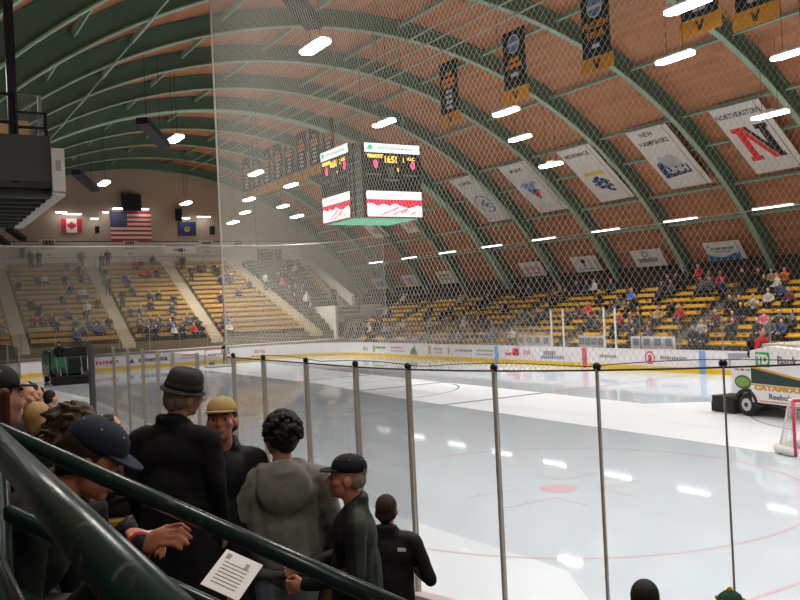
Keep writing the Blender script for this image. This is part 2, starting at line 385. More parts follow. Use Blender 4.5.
# far side, far end and the far part of the near side
fr = [1.2+2.4*k for k in range(21)]; whitepost = mat('white stanchion', '#dcdcd8', .4, .03)
whites = [24.85, 25.62, 28.73, 29.71]
ys = sorted([y for y in [16+2.4*k for k in range(15)] if all(abs(y-w) > 1.0 for w in whites)]+whites)
for i in range(len(ys)-1):
    panel('glass_panel', (HW+.05, ys[i]), (HW+.05, ys[i+1]), 1.07, 3.1 if 24 < ys[i] < 30 else 2.6, 'clear glass panel on the far side boards, %s from the right' % nth(i), 'far side glass panels', .09 if ys[i] in whites else .03, pm=whitepost if ys[i] in whites else steel)
rp = [(HW-RF+(RF+.05)*math.cos(R_(a)), Y1-RF+(RF+.05)*math.sin(R_(a))) for a in (0, 22, 45, 68, 90)]
rp += [(7.7-2.2*k, Y1+.05) for k in range(1, 8)]
rp += [(-HW+RF+(RF+.05)*math.cos(R_(a)), Y1-RF+(RF+.05)*math.sin(R_(a))) for a in (90, 112, 135, 158, 180)]
for i in range(len(rp)-1):
    panel('glass_panel', rp[i], rp[i+1], 1.07, 3.0, 'clear glass panel behind the far goal end, %s from the right corner' % nth(i), 'far end glass panels', .03)
for i in range(6):
    panel('glass_panel', (-HW-.05, 27+3.5*i), (-HW-.05, 30.5+3.5*i), 1.07, 2.9, 'clear glass panel far along the near side boards, %s beyond the open bench gap' % nth(i), 'bench side glass panels', .05)
# ------------------------------------------------------------------ roof arches, purlins, pipes
def arcband(r0, r1, y0, y1, d0=-58.5, d1=58.5, n=56):
    v = []; f = []
    for i in range(n+1):
        d = d0+(d1-d0)*i/n
        for r, y in ((r0, y0), (r1, y0), (r1, y1), (r0, y1)): x, z = arc(r, d); v.append((x, y, z))
    for i in range(n):
        for k in range(4): f.append((4*i+k, 4*i+(k+1) % 4, 4*i+4+(k+1) % 4, 4*i+4+k))
    return v, f+[(0,1,2,3), (4*n+3, 4*n+2, 4*n+1, 4*n)]
ribY = [24.27+6.1*k for k in range(-5, 9)]
def make_rib(y, wide, label):
    t = empty('roof_arch', (XC, y, 0), 0, label, 'roof arch', 'green steel roof arches')
    hw = .42 if wide else .15
    def P(name, r0, r1, a, b, m):
        v, f = arcband(r0, r1, a, b); o = MB().add([(q[0]-XC, q[1], q[2]) for q in v], f).build(name, m, t); return o
    P('flange', 26.70, 26.76, -hw, hw, green); P('web', 26.76, 27.5, -.03 if not wide else -hw+.05, .03 if not wide else hw-.05, dkgreen); P('top_flange', 27.5, 27.58, -hw, hw, dkgreen)
    for d in (-48, -38, -28, -17, -6, 6):
        x, z = arc(26.72, d); x2, z2 = arc(27.3, d)
        MB().bar((x-XC, 0, z), (x2-XC, 1.5, z2), .07).build('brace', green, t)
    return t
rib0 = None
for i, y in enumerate(ribY):
    n = len(ribY)-1-i
    lb = 'green steel roof arch spanning the hall, %s counted from the far end wall' % nth(n)
    if abs(y-48.67) < .1: make_rib(y, True, 'broad double green roof arch, lit palest of all, '+'%s from the far end wall' % nth(n)); continue
    if rib0 is None: rib0 = make_rib(y, False, lb); continue
    c = copy_tree(rib0); c.location = (XC, y, 0); c['label'] = lb
PUR = [-50, -42, -33, -24.5, -15.5, -6, 4.5, 15.5, 26.5, 35.3, 40.2, 46.3, 51]
for k, d in enumerate(PUR):
    x, z = arc(27.32, d); M_ = Matrix.Translation((x, (BACKY+ENDY)/2, z)) @ Matrix.Rotation(R_(d), 4, 'Y')
    mb = MB(); mb.obox(M_, .1, ENDY-BACKY, .22)
    tag(mb.build('roof_purlin', green), 'green purlin running the length of the vault, %s up from the left wall' % nth(k), 'purlin', 'roof purlins')
for k, (d, r, a, b) in enumerate([(5.4, 26.55, 5, 66), (7.6, 26.55, 5, 70), (10.2, 26.6, 5, 60), (48.9, 26.2, 8, 70)]):
    x, z = arc(r, d); mb = MB(); mb.tube([(x, a, z), (x, b, z)], .045 if k < 3 else .03, 6)
    tag(mb.build('ceiling_pipe', mat('pale pipe', '#a9b3a8', .5)), ['thin pale pipe under the crown of the vault, left of the pair', 'thin pale pipe under the crown of the vault, right of the pair', 'thin pale pipe hung right of the crown pipes', 'thin conduit carrying the tube lights along the right slope'][k], 'pipe')
mb = MB(); x, z = arc(26.6, -27.5); mb.tube([(x, 10, z), (x, 48, z)], .035, 6)
tag(mb.build('ceiling_pipe', mat('pale pipe', '#a9b3a8', .5)), 'thin pale pipe running down the left slope of the vault', 'pipe')

# ------------------------------------------------------------------ hanging lights
def make_light(label):
    t = empty('hanging_light', (0,0,0), 0, label, 'ceiling light', 'bright rink lights')
    mb = MB(); mb.plate([(-.27,-.72),(-.1,-.9),(.1,-.9),(.27,-.72),(.27,.72),(.1,.9),(-.1,.9),(-.27,.72)], I4, .07); mb.build('diffuser', lampglow, t)
    mb = MB(); mb.box(-.26, .26, -.8, .8, .07, .17); mb.box(-.1, .1, -.25, .25, .17, .3); mb.build('housing', mat('lamp housing', '#c9cbc8', .5), t)
    mb = MB(); mb.tube([(0,0,.3), (0,0,1.0)], .012, 5); mb.build('hanger', black, t)
    return t
HID = [(4.68,11.87,12.9,'over the ice, at the very top of the photo'),(9.09,16.26,12.9,'below the gold flap at upper right'),(8.47,26.18,12.9,'under the middle dark banner'),(3.95,30.28,12.9,'above the scoreboard'),
       (-4.59,20.27,12.9,'beside the large dark heater at upper left'),(13.43,31.24,12.9,'below right of the one under the middle dark banner'),(3.43,46.39,12.9,'in front of the distant dark banner cluster'),(7.9,50.87,12.9,'left of the scoreboard, just beyond the banner cluster'),
       (-4.65,37.15,12.9,'at the left beside the second dark heater'),(-4.95,52.75,12.9,'at far left beside the third dark heater'),(3.45,61.98,12.9,'in front of the blue flag, upper one'),(7.65,58.74,12.9,'low, left of the pair by the scoreboard'),
       (10.53,67.28,12.9,'small and distant, near the end wall on the right'),(12.27,62.6,12.9,'small and distant, right of the banner cluster'),(16.24,17.26,11.4,'over the large N banner'),(15.4,30.97,11.4,'over the corner of the bird shield banner'),
       (7.46,62.14,11.4,'lowest of the small distant ones'),(11.16,57.29,11.4,'lowest one left of the scoreboard base'),
       (4.3,-2,12.9,'added out of view, overhead above the camera'),(8.8,3,12.9,'added out of view, overhead right'),(-4.6,5,12.9,'added out of view, overhead left'),(13.2,14,12.9,'added out of view, overhead far right'),(15.8,3,11.4,'added out of view, overhead over the far corner'),(-4.6,-5,12.9,'added out of view, overhead left of the goal end'),(-9.5,0,11.5,'added out of view, overhead above the near corner'),(-9.5,12,11.5,'added out of view, overhead above the near boards')]  # overhead ones are unseen lamps added to light the near end and foreground
ld = bpy.data.lights.new('lamp_beam', 'AREA'); ld.shape = 'RECTANGLE'; ld.size = .55; ld.size_y = 1.7; ld.energy = 205; ld.color = (1.0, .965, .92); ld.spread = R_(125)
l0 = None
for x, y, z, w in HID:
    lb = 'bright white hanging light '+w
    t = make_light(lb) if l0 is None else copy_tree(l0)
    if l0 is None: l0 = t
    t.location = (x, y, z); t['label'] = lb
    lo = bpy.data.objects.new('lamp_beam', ld); C.objects.link(lo); lo.parent = t; lo.location = (0, 0, -.02)
    hx = math.hypot(x-XC, 0); top = ZC+math.sqrt(27.5**2-(x-XC)**2)
    h = [c for c in t.children if c.name.startswith('hanger')][0]; h.scale = (1, 1, 1)
    mb = MB(); mb.tube([(0,.4,.17), (0,.4,top-z)], .012, 5); mb.tube([(0,-.4,.17), (0,-.4,top-z)], .012, 5)
    h.data = mb.build('hanger', black).data; 
    q = [o for o in C.objects if o.data == h.data and o != h][0]; bpy.data.objects.remove(q)
f0 = None
for k in range(-1, 8):
    x, z = arc(25.98, 48.5); y = 21.75+6.12*k
    lb = 'tube light on the right slope of the vault, %s from the right' % nth(k+1)
    if f0 is None:
        f0 = empty('tube_light', (x, y, z), 0, lb, 'tube light', 'tube lights over the far side stand')
        MB().box(-.09, .09, -1.15, 1.15, .0, .05).build('tube', tubeglow, f0)
        MB().box(-.12, .12, -1.2, 1.2, .05, .14).build('housing', mat('lamp housing', '#c9cbc8', .5), f0)
    else:
        c = copy_tree(f0); c.location = (x, y, z); c['label'] = lb
tl = bpy.data.lights.new('fill_tube_beam', 'AREA'); tl.shape = 'RECTANGLE'; tl.size = .16; tl.size_y = 2.3; tl.energy = 80; tl.color = (1.0, .94, .88)
for k in range(11):  # unseen tubes added on the left slope to brighten the foreground people
    x, z = arc(25.98, -48.5); y = -14.9+6.12*k
    c = copy_tree(f0); c.location = (x, y, z); c['label'] = 'added tube light on the left slope above the near stand, %s from the camera end' % nth(k); c['group'] = 'added tube lights over the near stand'
    lo = bpy.data.objects.new('fill_tube_beam', tl); C.objects.link(lo); lo.parent = c; lo.location = (0, 0, -.02)
for k, (a, b) in enumerate([((-7.5,16.5),(-5.5,18.4)), ((-7.5,32.6),(-5.7,35.4)), ((-7.7,47.5),(-5.9,51)), ((-9.8,62.6),(-8.5,65.4)), ((-10.9,62.6),(-9.7,65.4)), ((-8.6,62),(-7.5,63.2))]):
    zz = (13.25 if k == 0 else 12.5) if k < 3 else (10.6 if k == 3 else 10.2 if k == 4 else 13.0)
    t = empty('overhead_heater', ((a[0]+b[0])/2, (a[1]+b[1])/2, zz), 0, 'dark box hung slanting from the roof, %s' % ['largest, beside the near bright light','beside the second left light','beside the third left light','above the far left people','leftmost and low','small, left of the leaf flag'][k], 'heater', 'slanting dark overhead heaters')
    v = Vector((b[0]-a[0], b[1]-a[1], 0)); 
    MB().bar(-v/2+Vector((0,0,.25)), v/2-Vector((0,0,.25)), .55, .3).build('body', dark, t)
    r = math.hypot(27.4, 0); tp = ZC+math.sqrt(27.4**2-(t.location.x-XC)**2)-zz
    mb = MB(); mb.tube([v*-.3+Vector((0,0,.3)), v*-.3+Vector((0,0,tp))], .012, 5); mb.tube([v*.3, v*.3+Vector((0,0,tp))], .012, 5); mb.build('hanger', black, t)

# ------------------------------------------------------------------ banners
def slope_frame(y, d, r):
    x, z = arc(r, d); a = R_(d)
    # local X = across (towards the near end), local Y = up the slope
    return frame((x, y, z), (0,-1,0), (-math.cos(a), 0, math.sin(a)))
def blob(M, pts, m, par, name, t=.008): return MB().plate(pts, M, t).build(name, m, par)
def ell(cx, cy, rx, ry, n=20, rot=0):
    return [(cx+rx*math.cos(2*PI*k/n)*math.cos(rot)-ry*math.sin(2*PI*k/n)*math.sin(rot), cy+rx*math.cos(2*PI*k/n)*math.sin(rot)+ry*math.sin(2*PI*k/n)*math.cos(rot)) for k in range(n)]
SB = [(20.95,'large white banner lettered NORTHEASTERN over a red and black N'),(26.7,'white banner lettered NEW HAMPSHIRE over a blue UNH emblem'),(32.55,'white banner lettered MERRIMACK over a gold bar and blue shield'),(38.6,'white banner lettered MAINE over a small blue and red emblem'),(44.5,'white banner with a pale blue round emblem, farthest of the large row')]
for k, (y, lb) in enumerate(SB):
    M0 = slope_frame(y, 40.2, 27.0); t = empty('team_banner', M0.translation, 0, lb, 'banner', 'white team banners on the roof slope')
    M_ = M0.copy(); M_.translation = (0,0,0)
    w, h = 2.9, 4.75
    MB().plate([(-w/2,-h/2),(w/2,-h/2),(w/2,h/2),(-w/2,h/2)], M_, .02).build('cloth', cloth_w, t)
    MB().plate([(w/2-.36,-h/2),(w/2-.33,-h/2),(w/2-.33,h/2),(w/2-.36,h/2)], M_ @ Matrix.Translation((0,0,.02)), .006).build('seam', blk_ink, t)
    T = lambda x, y_: M_ @ Matrix.Translation((x, y_, .022))
    if k == 0:
        text('lettering', 'NORTHEASTERN', .46, blk_ink, t, T(-.1, 1.75), .004, .74, .008)
        g = .12
        red = [(-1.0,-1.6),(-.3,-1.6),(-.3,-1.3),(-.42,-1.3),(-.42,.15),(.32,-1.6),(.62,-1.6),(-.25,.45),(-.25,.75),(-1.0,.75),(-1.0,.45),(-.82,.45),(-.82,-1.3),(-1.0,-1.3)]
        blob(T(-.1,.15), red, mat('bright red ink', '#e23138', .6), t, 'emblem')
        kb = [(-.1,.75),(-.22,.75),(-.22,.5),(.66,-1.6),(1.0,-1.6),(1.0,-1.3),(.9,-1.3),(.9,.45),(1.05,.45),(1.05,.75),(.35,.75),(.35,.45),(.5,.45),(.5,-.65)]
        blob(T(-.1,.15), kb, blk_ink, t, 'emblem', .006)
    elif k == 1:
        text('lettering', 'NEW', .45, blk_ink, t, T(-.25, 1.95), .004, .9, .008); text('lettering', 'HAMPSHIRE', .45, blk_ink, t, T(-.15, 1.3), .004, .9, .008)
        blob(T(-.15,-.75), [(-1,-.75),(.95,-.55),(1,.1),(.7,.2),(.65,.75),(.2,1.05),(-.1,.8),(-.45,1.0),(-.75,.6),(-1,.45)], mat('grey pale ink', '#aeb4bd', .6), t, 'emblem', .004)
        blob(T(-.15,-.75), [(-1,-.75),(.95,-.55),(.95,.1),(-.4,.05),(-.6,.55),(-1,.4)], navy_ink, t, 'emblem', .006)
        text('lettering', 'UNH', .62, cloth_w, t, T(-.02,-.95) @ Matrix.Translation((0,0,.007)), .003, 1.05, .02)
    elif k == 2:
        text('lettering', 'MERRIMACK', .42, blk_ink, t, T(-.15, 1.75), .004, .92, .008)
        blob(T(-.1,.05), [(-.8,-.12),(.85,-.12),(.85,.16),(-.8,.16)], mat('yellow ink', '#d9bb4c', .6), t, 'emblem')
        for cx, cy, rx, ry, ro in [(-.35,-.45,.42,.16,.5),(-.3,-.8,.5,.17,.25),(-.1,-1.15,.5,.16,0),(.25,-.6,.4,.15,-.5),(.4,-1.0,.35,.14,-.7),(.3,-1.45,.3,.14,-.4)]:
            blob(T(0,0), ell(cx, cy, rx, ry, 16, ro), navy_ink, t, 'emblem', .005)
    elif k == 3:
        text('lettering', 'MAINE', .42, blk_ink, t, T(-.1, 1.75), .004, .95, .008)
        blob(T(-.1,.0), [(-.9,.35),(-.4,.6),(.1,.45),(.6,.65),(.85,.4),(.5,.2),(.3,-.1),(-.5,-.1)], mat('light blue ink', '#7d9cc8', .6), t, 'emblem')
        blob(T(-.1,-.35), [(-.5,.25),(.55,.2),(.3,-.35),(.05,-.75),(-.3,-.3)], mat('dull navy ink', '#4a5570', .6), t, 'emblem', .005)
        blob(T(.05,-.55), ell(0,0,.28,.2,14,.4), mat('bright red ink', '#e23138', .6), t, 'emblem', .009)
    else:
        text('lettering', 'LOWELL', .42, blk_ink, t, T(-.1, 1.75), .004, .95, .008)
        mb = MB()
        for q in ring(0, 0, .85, .06, 28): mb.plate(q, T(-.1,-.5), .005)
        mb.build('emblem', mat('pale blue ink', '#7784a8', .6), t)
        for cx, cy, rx, ry, ro in [(-.2,-.35,.5,.13,.6),(.05,-.6,.5,.12,.2),(.1,-.85,.35,.1,-.3)]: blob(T(0,0), ell(cx, cy, rx, ry, 16, ro), mat('pale blue ink', '#7784a8', .6), t, 'emblem', .006)
SM = [(27.0,'small white and blue sponsor panel with a wavy lower edge'),(32.95,'small white panel with a little round mark and dark lettering'),(38.8,'small white panel with a dark flower like mark'),(44.7,'small white panel with red lettering'),(56.6,'small white panel with green lines of lettering'),(62.7,'small white panel with a pink square, far along the slope'),(68.5,'small white panel with grey boxes, farthest of the lower row')]
for k, (y, lb) in enumerate(SM):
    M0 = slope_frame(y, 55.3, 26.95); t = empty('sponsor_sign', M0.translation, 0, lb, 'sign', 'small panels low on the roof slope'); M_ = M0.copy(); M_.translation = (0,0,0)
    w, h = 2.6, 1.3; T = lambda x, y_, z_=.032: M_ @ Matrix.Translation((x, y_, z_))
    MB().plate([(-w/2,-h/2),(w/2,-h/2),(w/2,h/2),(-w/2,h/2)], M_, .03).build('board', cloth_w, t)
    MB().plate([(w/2-.32,-h/2),(w/2-.29,-h/2),(w/2-.29,h/2),(w/2-.32,h/2)], T(0,0), .004).build('seam', blk_ink, t)
    def strokes(M, w, h, m, n, seed):
        r = random.Random(seed); mb = MB(); x = -w/2
        while x < w/2: s = r.uniform(.4,.9)*w/n; mb.plate([(x,-h/2),(x+s,-h/2),(x+s,h/2),(x,h/2)], M, .005); x += s+.25*w/n
        mb.build('lettering', m, t)
    if k == 0:
        blob(T(-.15,-.35), [(-1.1,-.28),(1.1,-.28),(1.1,.2),(.6,.1),(0,-.08),(-.6,-.02),(-1.1,.2)], mat('sky blue ink', '#3c6fb5', .6), t, 'emblem'); strokes(T(-.1,.2), 1.5, .16, grn_ink, 9, 30); strokes(T(-.1,-.02), 1.2, .1, gy_ink, 9, 31)
        blob(T(-1.0,.4), [(-.1,-.1),(.1,-.1),(0,.12)], grn_ink, t, 'emblem')
    elif k == 1:
        mb = MB()
        for q in ring(0,0,.2,.03,18): mb.plate(q, T(-.15,.32), .005)
        mb.build('emblem', blk_ink, t); strokes(T(-.15,-.15), 1.5, .32, mat('plum ink', '#5a4455', .6), 8, 32)
    elif k == 2:
        for a in (60, 90, 120): blob(T(-.15,.0), ell(.3*math.cos(R_(a)), .3*math.sin(R_(a)), .22, .08, 12, R_(a)), blk_ink, t, 'emblem')
        blob(T(-.15,-.1), [(-.05,-.15),(.05,-.15),(.05,.15),(-.05,.15)], blk_ink, t, 'emblem'); strokes(T(-.15,-.42), 1.6, .1, gy_ink, 10, 33)
    elif k == 3: strokes(T(-.15,.1), 1.7, .34, pk, 8, 34); strokes(T(-.15,-.35), 1.3, .1, red_ink, 9, 35)
    elif k == 4: strokes(T(-.15,.25), 1.4, .2, grn_ink, 6, 36); strokes(T(-.15,-.15), 1.4, .2, gy_ink, 6, 37)
    elif k == 5: blob(T(-.15,0), [(-.5,-.35),(.5,-.35),(.5,.35),(-.5,.35)], pk, t, 'emblem')
    else: blob(T(-.5,0), [(-.35,-.3),(.35,-.3),(.35,.3),(-.35,.3)], gy_ink, t, 'emblem'); blob(T(.35,0), [(-.3,-.3),(.3,-.3),(.3,.3),(-.3,.3)], gy_ink, t, 'emblem')
for y, d, lb in [(55.9, 42.4, 'white panel behind the right corner of the scoreboard'), (61.7, 42.2, 'white panel below the scoreboard, left of the other')]:
    M0 = slope_frame(y, d, 26.95); t = empty('sponsor_sign', M0.translation, 0, lb, 'sign', 'small panels low on the roof slope'); M_ = M0.copy(); M_.translation = (0,0,0)
    MB().plate([(-1.3,-.85),(1.3,-.85),(1.3,.85),(-1.3,.85)], M_, .03).build('board', cloth_w, t)
    blob(M_ @ Matrix.Translation((0,0,.032)), [(-.6,-.3),(.6,-.3),(.6,.3),(-.6,.3)], pk, t, 'emblem')

# dark vertical championship banners with gold flaps
hem_y = cloth_y; pale_txt = mat('pale ink', '#c9ccd2', .7); orange_txt = mat('amber ink', '#d08a2a', .7); ncaa = mat('disc blue', '#5b82b4', .7)
def vbanner(y, kind, lb, X=10.0):
    t = empty('championship_banner', (X, y, 14.0), 0, lb, 'banner', 'dark banners with gold hems')
    Mx = frame((0,0,0), (0,-1,0), (0,0,1))     # face looks to -X
    W = 1.75
    MB().plate([(-W/2,.55),(W/2,.55),(W/2,3.75),(-W/2,3.75)], Mx, .03).build('cloth', cloth_k, t)
    MB().plate([(-W/2-.15,-.15),(W/2+.15,-.15),(W/2+.15,.5),(-W/2-.15,.5)], Mx, .035).build('hem', hem_y, t)
    T = lambda x, z: Mx @ Matrix.Translation((x, z, .036))
    blob(T(0,.18), [(-.22,.2),(-.1,.2),(0,-.04),(.1,.2),(.22,.2),(.06,-.2),(-.06,-.2)], blk_ink, t, 'emblem')
    if kind in ('disc', 'frozen'):
        blob(T(0,2.75), ell(0,0,.48,.48,24), pale_txt, t, 'emblem', .003); blob(T(0,2.75), ell(0,0,.42,.42,24), ncaa, t, 'emblem', .006)
        blob(T(0,2.75), [(-.42,-.07),(.42,-.07),(.42,.09),(-.42,.09)], pale_txt, t, 'emblem', .009)
        if kind == 'frozen':
            text('lettering', 'FROZEN', .42, orange_txt, t, T(0,1.95), .003, 1, .012); text('lettering', 'FOUR', .42, orange_txt, t, T(0,1.5), .003, 1, .012); blob(T(0,1.0), [(-.25,-.08),(.25,-.08),(.2,.1),(-.2,.1)], pale_txt, t, 'lettering')
        else:
            for z, w in ((1.95,.4),(1.65,.6)): blob(T(0,z), [(-w,-.1),(w,-.1),(w,.1),(-w,.1)], orange_txt, t, 'lettering')
            blob(T(0,1.2), [(-.3,-.1),(.3,-.1),(.3,.1),(-.3,.1)], pale_txt, t, 'lettering')
    else:
        for z, w in ((2.75,.3),(2.4,.6),(2.1,.6)): blob(T(0,z), [(-w,-.11),(w,-.11),(w,.11),(-w,.11)], orange_txt, t, 'lettering')
        for j in range(4):
            z = 1.75-.3*j; blob(T(0,z), [(-.3,-.09),(-.05,-.09),(-.05,.09),(.0,.09),(.0,-.09),(.3,-.09),(.3,.09),(-.3,.09)], pale_txt, t, 'lettering')
    for sx in (-.7, .7):
        mb = MB(); top = ZC+math.sqrt(27.3**2-(X-XC)**2)-14.0; mb.tube([Mx @ Vector((sx,3.7,.02)), Mx @ Vector((sx,top,.02))], .012, 5); mb.build('hanger', black, t)
    return t
vb = [(14.1,'list','at the upper right corner, only its gold hem showing'),(15.72,'list','with only its gold hem showing, above the NORTHEASTERN banner'),(21.4,'frozen','lettered FROZEN FOUR under a blue disc, nearest full one'),(27.2,'disc','with a blue disc and short amber lines, second from the right'),(33.1,'list','with amber and pale lines of lettering, third from the right')]
for y, k, w in vb: vbanner(y, k, 'dark hanging banner '+w, 11.2 if y < 15 else 10.0)
for j in range(8):
    vbanner(48.6+2.35*j, 'list', 'dark hanging banner in the distant cluster, amber and pale lines, %s from right' % nth(j))
# ------------------------------------------------------------------ scoreboard over centre ice
sbx0, sbx1, sby0, sby1, sz0, sz1 = -.5, 3.1, 25.6, 28.7, 7.62, 10.86
sbd = empty('scoreboard', (1.3, 27.15, 7.6), 0, 'four sided hanging scoreboard with white sponsor strips and red video screens', 'scoreboard')
ox, oy, oz = 1.3, 27.15, 7.6
def rel(M): m = M.copy(); m.translation -= Vector((ox, oy, oz)); return m
board_k = mat('scoreboard dark face', '#20282a', .5, .04)
MB().box(sbx0+.12-ox, sbx1-.12-ox, sby0+.12-oy, sby1-.12-oy, .03, 3.2).build('core', board_k, sbd)
sbw = mat('lit sponsor strip', (1.0, 1.0, 1.0), emit=1.15); red_d = mat('red led', (1.0, .08, .22), emit=2.2); amb = mat('amber led', (1.0, .62, .08), emit=2.0)
vid_r = mat('video red', (.75, .02, .06), emit=1.0); vid_w = mat('video white', (1, .93, .92), emit=1.3); vid_p = mat('video pink', (.9, .35, .4), emit=1.0); leaf = mat('lit green mark', (.05, .6, .35), emit=1)
def face(o, x, w):
    """one face; o = lower left corner in world, x = direction along the face"""
    Fm = rel(frame(o, x, (0,0,1)))
    T = lambda u, v, d=.0: Fm @ Matrix.Translation((u, v, d))
    rect = lambda u0, u1, v0, v1: [(u0,v0),(u1,v0),(u1,v1),(u0,v1)]
    MB().plate(rect(0,w,0,3.24), T(0,0), .1).build('face_panel', board_k, sbd)
    MB().plate(rect(.05,w-.05,2.85,3.24), T(0,0,.1), .03).build('sponsor_strip', sbw, sbd)
    MB().plate(rect(.05,w-.05,.8,1.16), T(0,0,.1), .03).build('sponsor_strip', sbw, sbd)
    MB().plate([(-.12,-.1),(.1,-.1),(.16,.05),(0,.14),(-.1,.06)], T(.3,3.05,.13), .01).build('sponsor_mark', leaf, sbd)
    def strokes(u, v, ww, h, m, n, seed):
        r = random.Random(seed); mb = MB(); q = 0
        while q < ww: s = r.uniform(.4,.9)*ww/n; mb.plate(rect(u+q,u+q+s,v,v+h), T(0,0,.13), .006); q += s+.25*ww/n
        mb.build('sponsor_lettering', m, sbd)
    pale = mat('pale lit lettering', (.45, .62, .58), emit=.9)
    strokes(.65, 2.98, w-1.0, .12, pale, 22, 3); strokes(.9, .94, w-1.9, .08, pale, 14, 4)
    text('team_name', 'VERMONT', .2, amb, sbd, T(.55,2.68,.11), .005, .85, .008); text('team_name', 'A.I.C.', .2, amb, sbd, T(w-.5,2.62,.11), .005, .85, .006)
    text('clock_digits', '16:51', .4, amb, sbd, T(w/2-.1,2.55,.11), .005, .8, .012); text('period_digit', '1', .3, amb, sbd, T(w/2+.55,2.55,.11), .005, .8, .01)
    text('score_digit', '0', .48, red_d, sbd, T(.58,2.32,.11), .005, .85, .02); text('score_digit', '0', .48, red_d, sbd, T(w-.42,2.32,.11), .005, .85, .02)
    text('period_digit', '1', .22, amb, sbd, T(w/2+.25,2.12,.11), .005, 1, .01)
    MB().plate([(-.2,.2),(.2,.2),(.12,-.05),(.15,-.25),(-.15,-.25),(-.12,-.05)], T(w/2-.12,2.05,.1), .012).build('emblem', mat('dull grey mark', '#6d7375', .6), sbd)
    for u in (.45, w/2-.1, w-.6): 
        mb = MB(); mb.plate(rect(u-.38,u+.38,1.85 if abs(u-w/2) > .3 else 1.62,1.92 if abs(u-w/2) > .3 else 1.7), T(0,0,.1), .008); mb.build('label_strip', mat('dim label', '#7e8a88', .6), sbd)
    MB().plate(rect(.05,w-.05,.03,.78), T(0,0,.1), .03).build('video_screen', vid_r, sbd)
    MB().plate([(.06,.05),(w-.06,.05),(w-.06,.5),(w*.9,.55),(w*.75,.42),(w*.62,.5),(w*.5,.62),(w*.4,.5),(w*.3,.6),(w*.2,.5),(w*.1,.62),(.06,.6)], T(0,0,.13), .006).build('video_picture', vid_w, sbd)
    for (u, v, a, b) in [(.35,.22,.12,.05),(.5,.38,.09,.06),(.52,.2,.1,.05),(.66,.3,.08,.09),(.82,.2,.06,.05)]:
        MB().plate(ell(u*w, v, a*w, b, 12, .4), T(0,0,.136), .004).build('video_picture', vid_p, sbd)
face((.1, sby0+.1, sz0), (1,0,0), 2.9); face((sbx0+.1, sby1-.1, sz0), (0,-1,0), 2.75)
face((sbx1-.1, sby0+.45, sz0), (0,1,0), 2.75); face((sbx1-.5, sby1-.1, sz0), (-1,0,0), 2.9)
mb = MB(); cxn, cyn = -.28, 25.78
mb.obox(Matrix.Translation((cxn-ox, cyn-oy, 1.62)) @ Matrix.Rotation(R_(45), 4, 'Z'), .1, .62, 3.24); mb.build('corner_post', mat('corner lattice grey', '#7b8076', .6, .1, 12), sbd)
MB().plate([(-.16,-.14),(.16,-.14),(.2,.15),(.05,.05),(-.05,.05),(-.2,.15)], rel(frame((cxn-.06, cyn-.06, 10.55), (.7,-.7,0), (0,0,1))), .02).build('corner_emblem', mat('dull ochre mark', '#8a744a', .6), sbd)
for q in range(9):
    MB().bar((cxn-ox-.24, cyn-oy+.16, .2+.3*q), (cxn-ox+.16, cyn-oy-.24, .35+.3*q), .05).build('lattice_bar', mat('lattice pale', '#a5a89c', .6), sbd)
MB().box(sbx0+.1-ox, sbx1-.3-ox, sby0+.2-oy, sby1-.3-oy, -.02, .03).build('base_panel', mat('green lit base', (.1, .45, .28), emit=.6), sbd)
mb = MB()
for x, y in ((.3,26),(2.4,26),(.3,28.3),(2.4,28.3)): mb.tube([(x-ox, y-oy, 3.1), (x-ox, y-oy, 9.6)], .025, 6)
mb.build('hanger_cable', steel, sbd)

# ------------------------------------------------------------------ end wall: flags, signs, speakers
def flag(x, z, w, h, lb):
    t = empty('wall_flag', (x, ENDY-.12, z), 0, lb, 'flag'); return t, lambda u, v, d=.0: frame((u, 0, v), (1,0,0), (0,0,1)) @ Matrix.Translation((0,0,d))
RC = lambda w, h: [(-w/2,-h/2),(w/2,-h/2),(w/2,h/2),(-w/2,h/2)]
fr_ = mat('flag red', '#c3323f', .8, .04); fw = mat('flag white', '#e6dedb', .8, .04); fb = mat('flag blue', '#2b3766', .8, .05)
t, T = flag(1.85, 12.3, 3.7, 2.7, 'american flag of stars and stripes on the far end wall')
for k in range(13): MB().plate(RC(3.7, 2.7/13), T(0, 1.35-2.7/26-k*2.7/13), .012).build('stripe', fr_ if k % 2 == 0 else fw, t)
MB().plate(RC(1.5, 1.45), T(-1.1, .62, .012), .008).build('canton', fb, t)
mb = MB()
for r in range(9):
    for q in range(6 if r % 2 == 0 else 5):
        cx = -1.1-.62+.25*q+(.125 if r % 2 else 0); cz = .62+.58-.145*r
        mb.plate([(cx+(.045 if j % 2 == 0 else .018)*math.sin(PI*j/5), cz+(.045 if j % 2 == 0 else .018)*math.cos(PI*j/5)) for j in range(10)], T(0,0,.02), .006)
mb.build('stars', fw, t)
t, T = flag(-3.38, 12.32, 1.75, 1.25, 'canadian flag with a red maple leaf on the far end wall')
MB().plate(RC(.9, 1.25), T(0,0), .014).build('white_field', fw, t)
for s in (-1, 1): MB().plate(RC(.44, 1.25), T(s*.66, 0), .014).build('red_bar', fr_, t)
lf = [(0,.42),(.08,.25),(.17,.3),(.13,.08),(.27,.2),(.3,.12),(.4,.12),(.36,0),(.4,-.04),(.18,-.2),(.2,-.28),(.03,-.24),(.03,-.42)]
MB().plate(lf+[(-x, y) for x, y in reversed(lf[1:])], T(0,0,.014), .008).build('maple_leaf', fr_, t)
t, T = flag(7.1, 12.1, 1.75, 1.33, 'dark blue state flag with a gold seal on the far end wall')
MB().plate(RC(1.75, 1.33), T(0,0), .014).build('field', fb, t)
MB().plate(ell(0,-.05,.26,.24), T(0,0,.014), .008).build('seal', gold_ink, t); MB().plate(ell(0,-.02,.15,.13), T(0,0,.022), .006).build('seal_centre', grn_ink, t)
